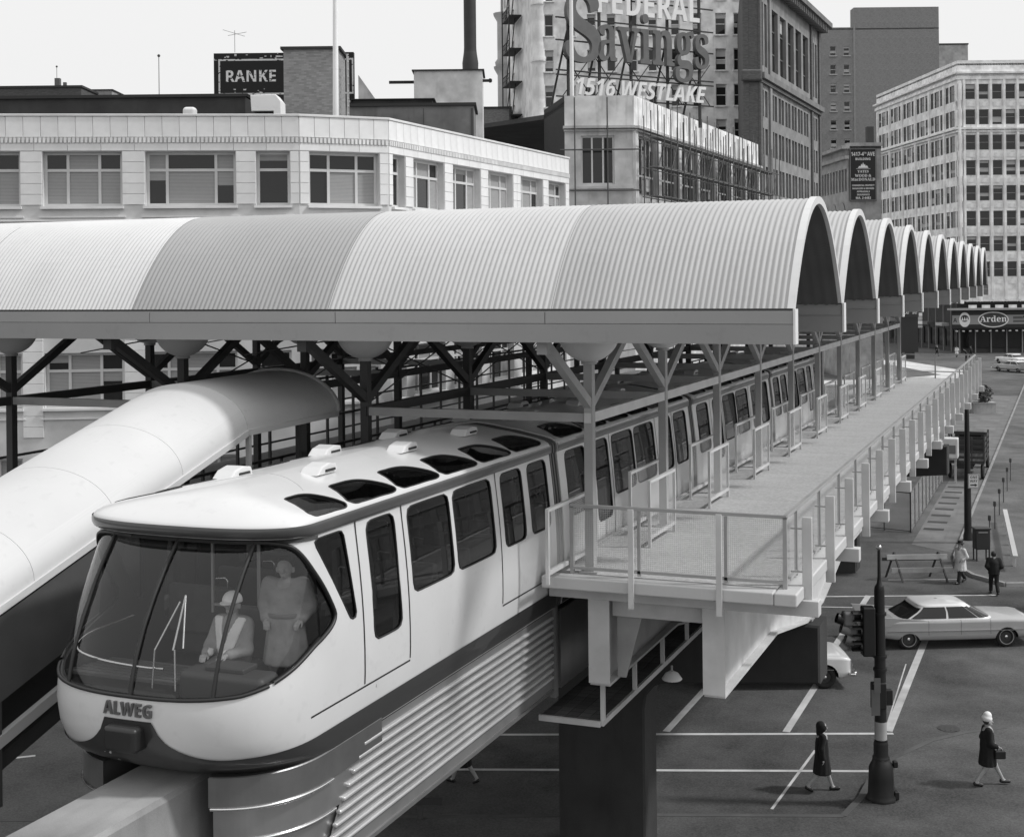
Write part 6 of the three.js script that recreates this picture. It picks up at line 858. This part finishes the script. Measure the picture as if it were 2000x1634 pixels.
{ // men at the far corner
  const stand = [[[0, 0.88, -0.09], [0.02, 0.48, -0.1], [-0.02, 0.09, -0.11], [0.14, 0.04, -0.12]], [[0, 0.88, 0.09], [0.03, 0.48, 0.1], [0.0, 0.09, 0.1], [0.16, 0.04, 0.12]]], arms = [[[0, 1.36, -0.2], [-0.08, 1.1, -0.27], [0.12, 0.98, -0.2]], [[0, 1.36, 0.2], [-0.08, 1.1, 0.27], [0.12, 0.98, 0.2]]];
  const step = [[[0, 0.88, -0.09], [0.14, 0.48, -0.09], [0.2, 0.1, -0.09], [0.34, 0.05, -0.09]], [[0, 0.88, 0.09], [-0.06, 0.48, 0.09], [-0.3, 0.16, 0.09], [-0.2, 0.05, 0.09]]];
  const trousers = (legs, r = 0.11) => [...legs.flatMap(([h, k, a]) => [cap(h, k, r, 0.08), cap(k, [a[0], a[1] + 0.02, a[2]], 0.08, 0.07)]), cap([0, 0.95, -0.05], [0, 0.95, 0.05], 0.13)];
  const tl = [-0.55, 0.02, -0.4], th = [0.55, 1.15, 0.4], hat = (r, h) => (x, y, z) => Math.min(Math.max(Math.hypot(x, z) - r, Math.abs(y - h) - 0.012), Math.max(Math.hypot(x * 0.9, z) - 0.092, Math.abs(y - h - 0.05) - 0.06));
  const m1 = person('man in a pale coat and dark hat stepping off the far kerb', V(5.2, 0, 58.3).toArray(), RY + 3.6, { legs: step, arms, clothes: [['trousers', trousers(step), 0.03, tl, th, M(0.02, 0.8, 'cloth')], ['coat', coat(arms, 0.52, 0.2, 0.27, 1.1, 0.085), 0, LO, HI, M(0.62, 0.8, 'cloth')], ['hat', hat(0.16, 1.62), 0, [-0.25, 1.5, -0.25], [0.25, 1.8, 0.25], M(0.02, 0.8), 0.014]] });
  const m2 = person('man in a dark suit walking away at the far corner', V(6.55, 0, 56.7).toArray(), RY + 1.4, { legs: step, arms, clothes: [['trousers', trousers(step), 0.03, tl, th, M(0.008, 0.85, 'cloth')], ['jacket', coat(arms, 0.8, 0.2, 0.22, 1.1, 0.085), 0, LO, HI, M(0.009, 0.85, 'cloth')]] });
  // two men in the driving cab
  const drv = [[[0, 0.5, -0.1], [0.42, 0.52, -0.12], [0.46, 0.1, -0.12], [0.6, 0.05, -0.12]], [[0, 0.5, 0.1], [0.42, 0.52, 0.12], [0.46, 0.1, 0.12], [0.6, 0.05, 0.12]]];
  const m3 = person('man in a pale trench coat standing behind the windscreen', V(1.02, 7.58, 13.72).toArray(), -Math.PI / 2 + 0.25, { legs: stand, arms, clothes: [['trousers', trousers(stand), 0.03, tl, th, M(0.03, 0.8, 'cloth')], ['trench_coat', coat(arms, 0.46, 0.2, 0.28, 1.1, 0.09), 0, LO, HI, M(0.3, 0.8, 'cloth')], ['belt', (x, y, z) => Math.max(Math.hypot(x * 1.1, z) - 0.235, Math.abs(y - 1.03) - 0.025), 0, [-0.3, 0.95, -0.3], [0.3, 1.1, 0.3], M(0.2, 0.7), 0.014]] });
  const da = [[[0, 1.32, -0.19], [0.12, 1.06, -0.24], [0.38, 1.04, -0.14]], [[0, 1.32, 0.19], [0.12, 1.06, 0.24], [0.38, 1.04, 0.14]]];
  const up = coat(da, 0.85, 0.2, 0.2, 1.1, 0.08), sitLegs = [[[0, 0.9, -0.1], [0.38, 0.86, -0.12], [0.42, 0.45, -0.12], [0.56, 0.4, -0.12]], [[0, 0.9, 0.1], [0.38, 0.86, 0.12], [0.42, 0.45, 0.12], [0.56, 0.4, 0.12]]];
  const m4 = person('seated driver with white cap and white overall top behind the windscreen', V(0.42, 7.16, 13.55).toArray(), -Math.PI / 2, { legs: sitLegs, arms: da, clothes: [['overalls', trousers(sitLegs), 0.03, [-0.3, 0.3, -0.4], [0.7, 1.15, 0.4], M(0.25, 0.8, 'cloth')], ['jacket', up, 0, LO, HI, M(0.3, 0.8, 'cloth')], ['white_lapels', (x, y, z) => Math.max(up(x, y, z) - 0.012, Math.abs(Math.abs(z) - (y - 0.92) * 0.32) - 0.06, -(x - 0.05), 0.98 - y), 0, [0, 0.9, -0.3], [0.4, 1.42, 0.3], M(0.8, 0.7), 0.014], ['white_cap', (x, y, z) => Math.min(Math.max(Math.hypot(x - 0.02, (y - 1.58), z) - 0.118, 1.57 - y), Math.max(Math.hypot((x - 0.12) * 0.9, z) - 0.085, Math.abs(y - 1.575) - 0.012)), 0, [-0.2, 1.5, -0.2], [0.3, 1.8, 0.2], M(0.8, 0.7), 0.012]] });
  const ds = thing('driver_seat', 'dark driver seat inside the leading cab', 'seat', V(0.42, 7.57, 13.62).toArray()); part(ds, 'cushion', rbx(0.55, 0.14, 0.5, 0.05, 0, 0.34, -0.05), SEAT); part(ds, 'backrest', rbx(0.52, 0.6, 0.1, 0.04, 0, 0.72, 0 - 0.3), SEAT); part(ds, 'pedestal', bx(0.18, 0.28, 0.18, 0, 0.14, -0.05), M(0.03, 0.6));
  // far pedestrians by the shops
  const spots = [[-21.2, 226, 'dark coated pedestrian', 'far left of the shops behind the railing'], [-19.4, 225, 'pale shirted pedestrian', 'second from the left near the far shops'], [-17.5, 224, 'dark pedestrian', 'beside the sign pylon'], [-9.5, 219, 'grey pedestrian', 'below the striped board'], [-6.4, 216, 'pale pedestrian', 'under the oval sign'], [-4.4, 216.5, 'dark pedestrian', 'at the right end of the shop sign'], [-24.5, 219, 'dark pedestrian', 'farthest left seen between station columns'], [-14.8, 219, 'pale pedestrian', 'just left of the sign pylon']];
  const seed0 = [m2, m1]; spots.forEach(([x, s, a, b2], i) => { const c = copy(seed0[a.startsWith('pale') ? 1 : 0], `${a} ${b2}`, V(x, 0.15, s).toArray(), i * 1.3); c.userData.group = 'pedestrians far beyond the station'; });
}
renderer.render(scene, camera);
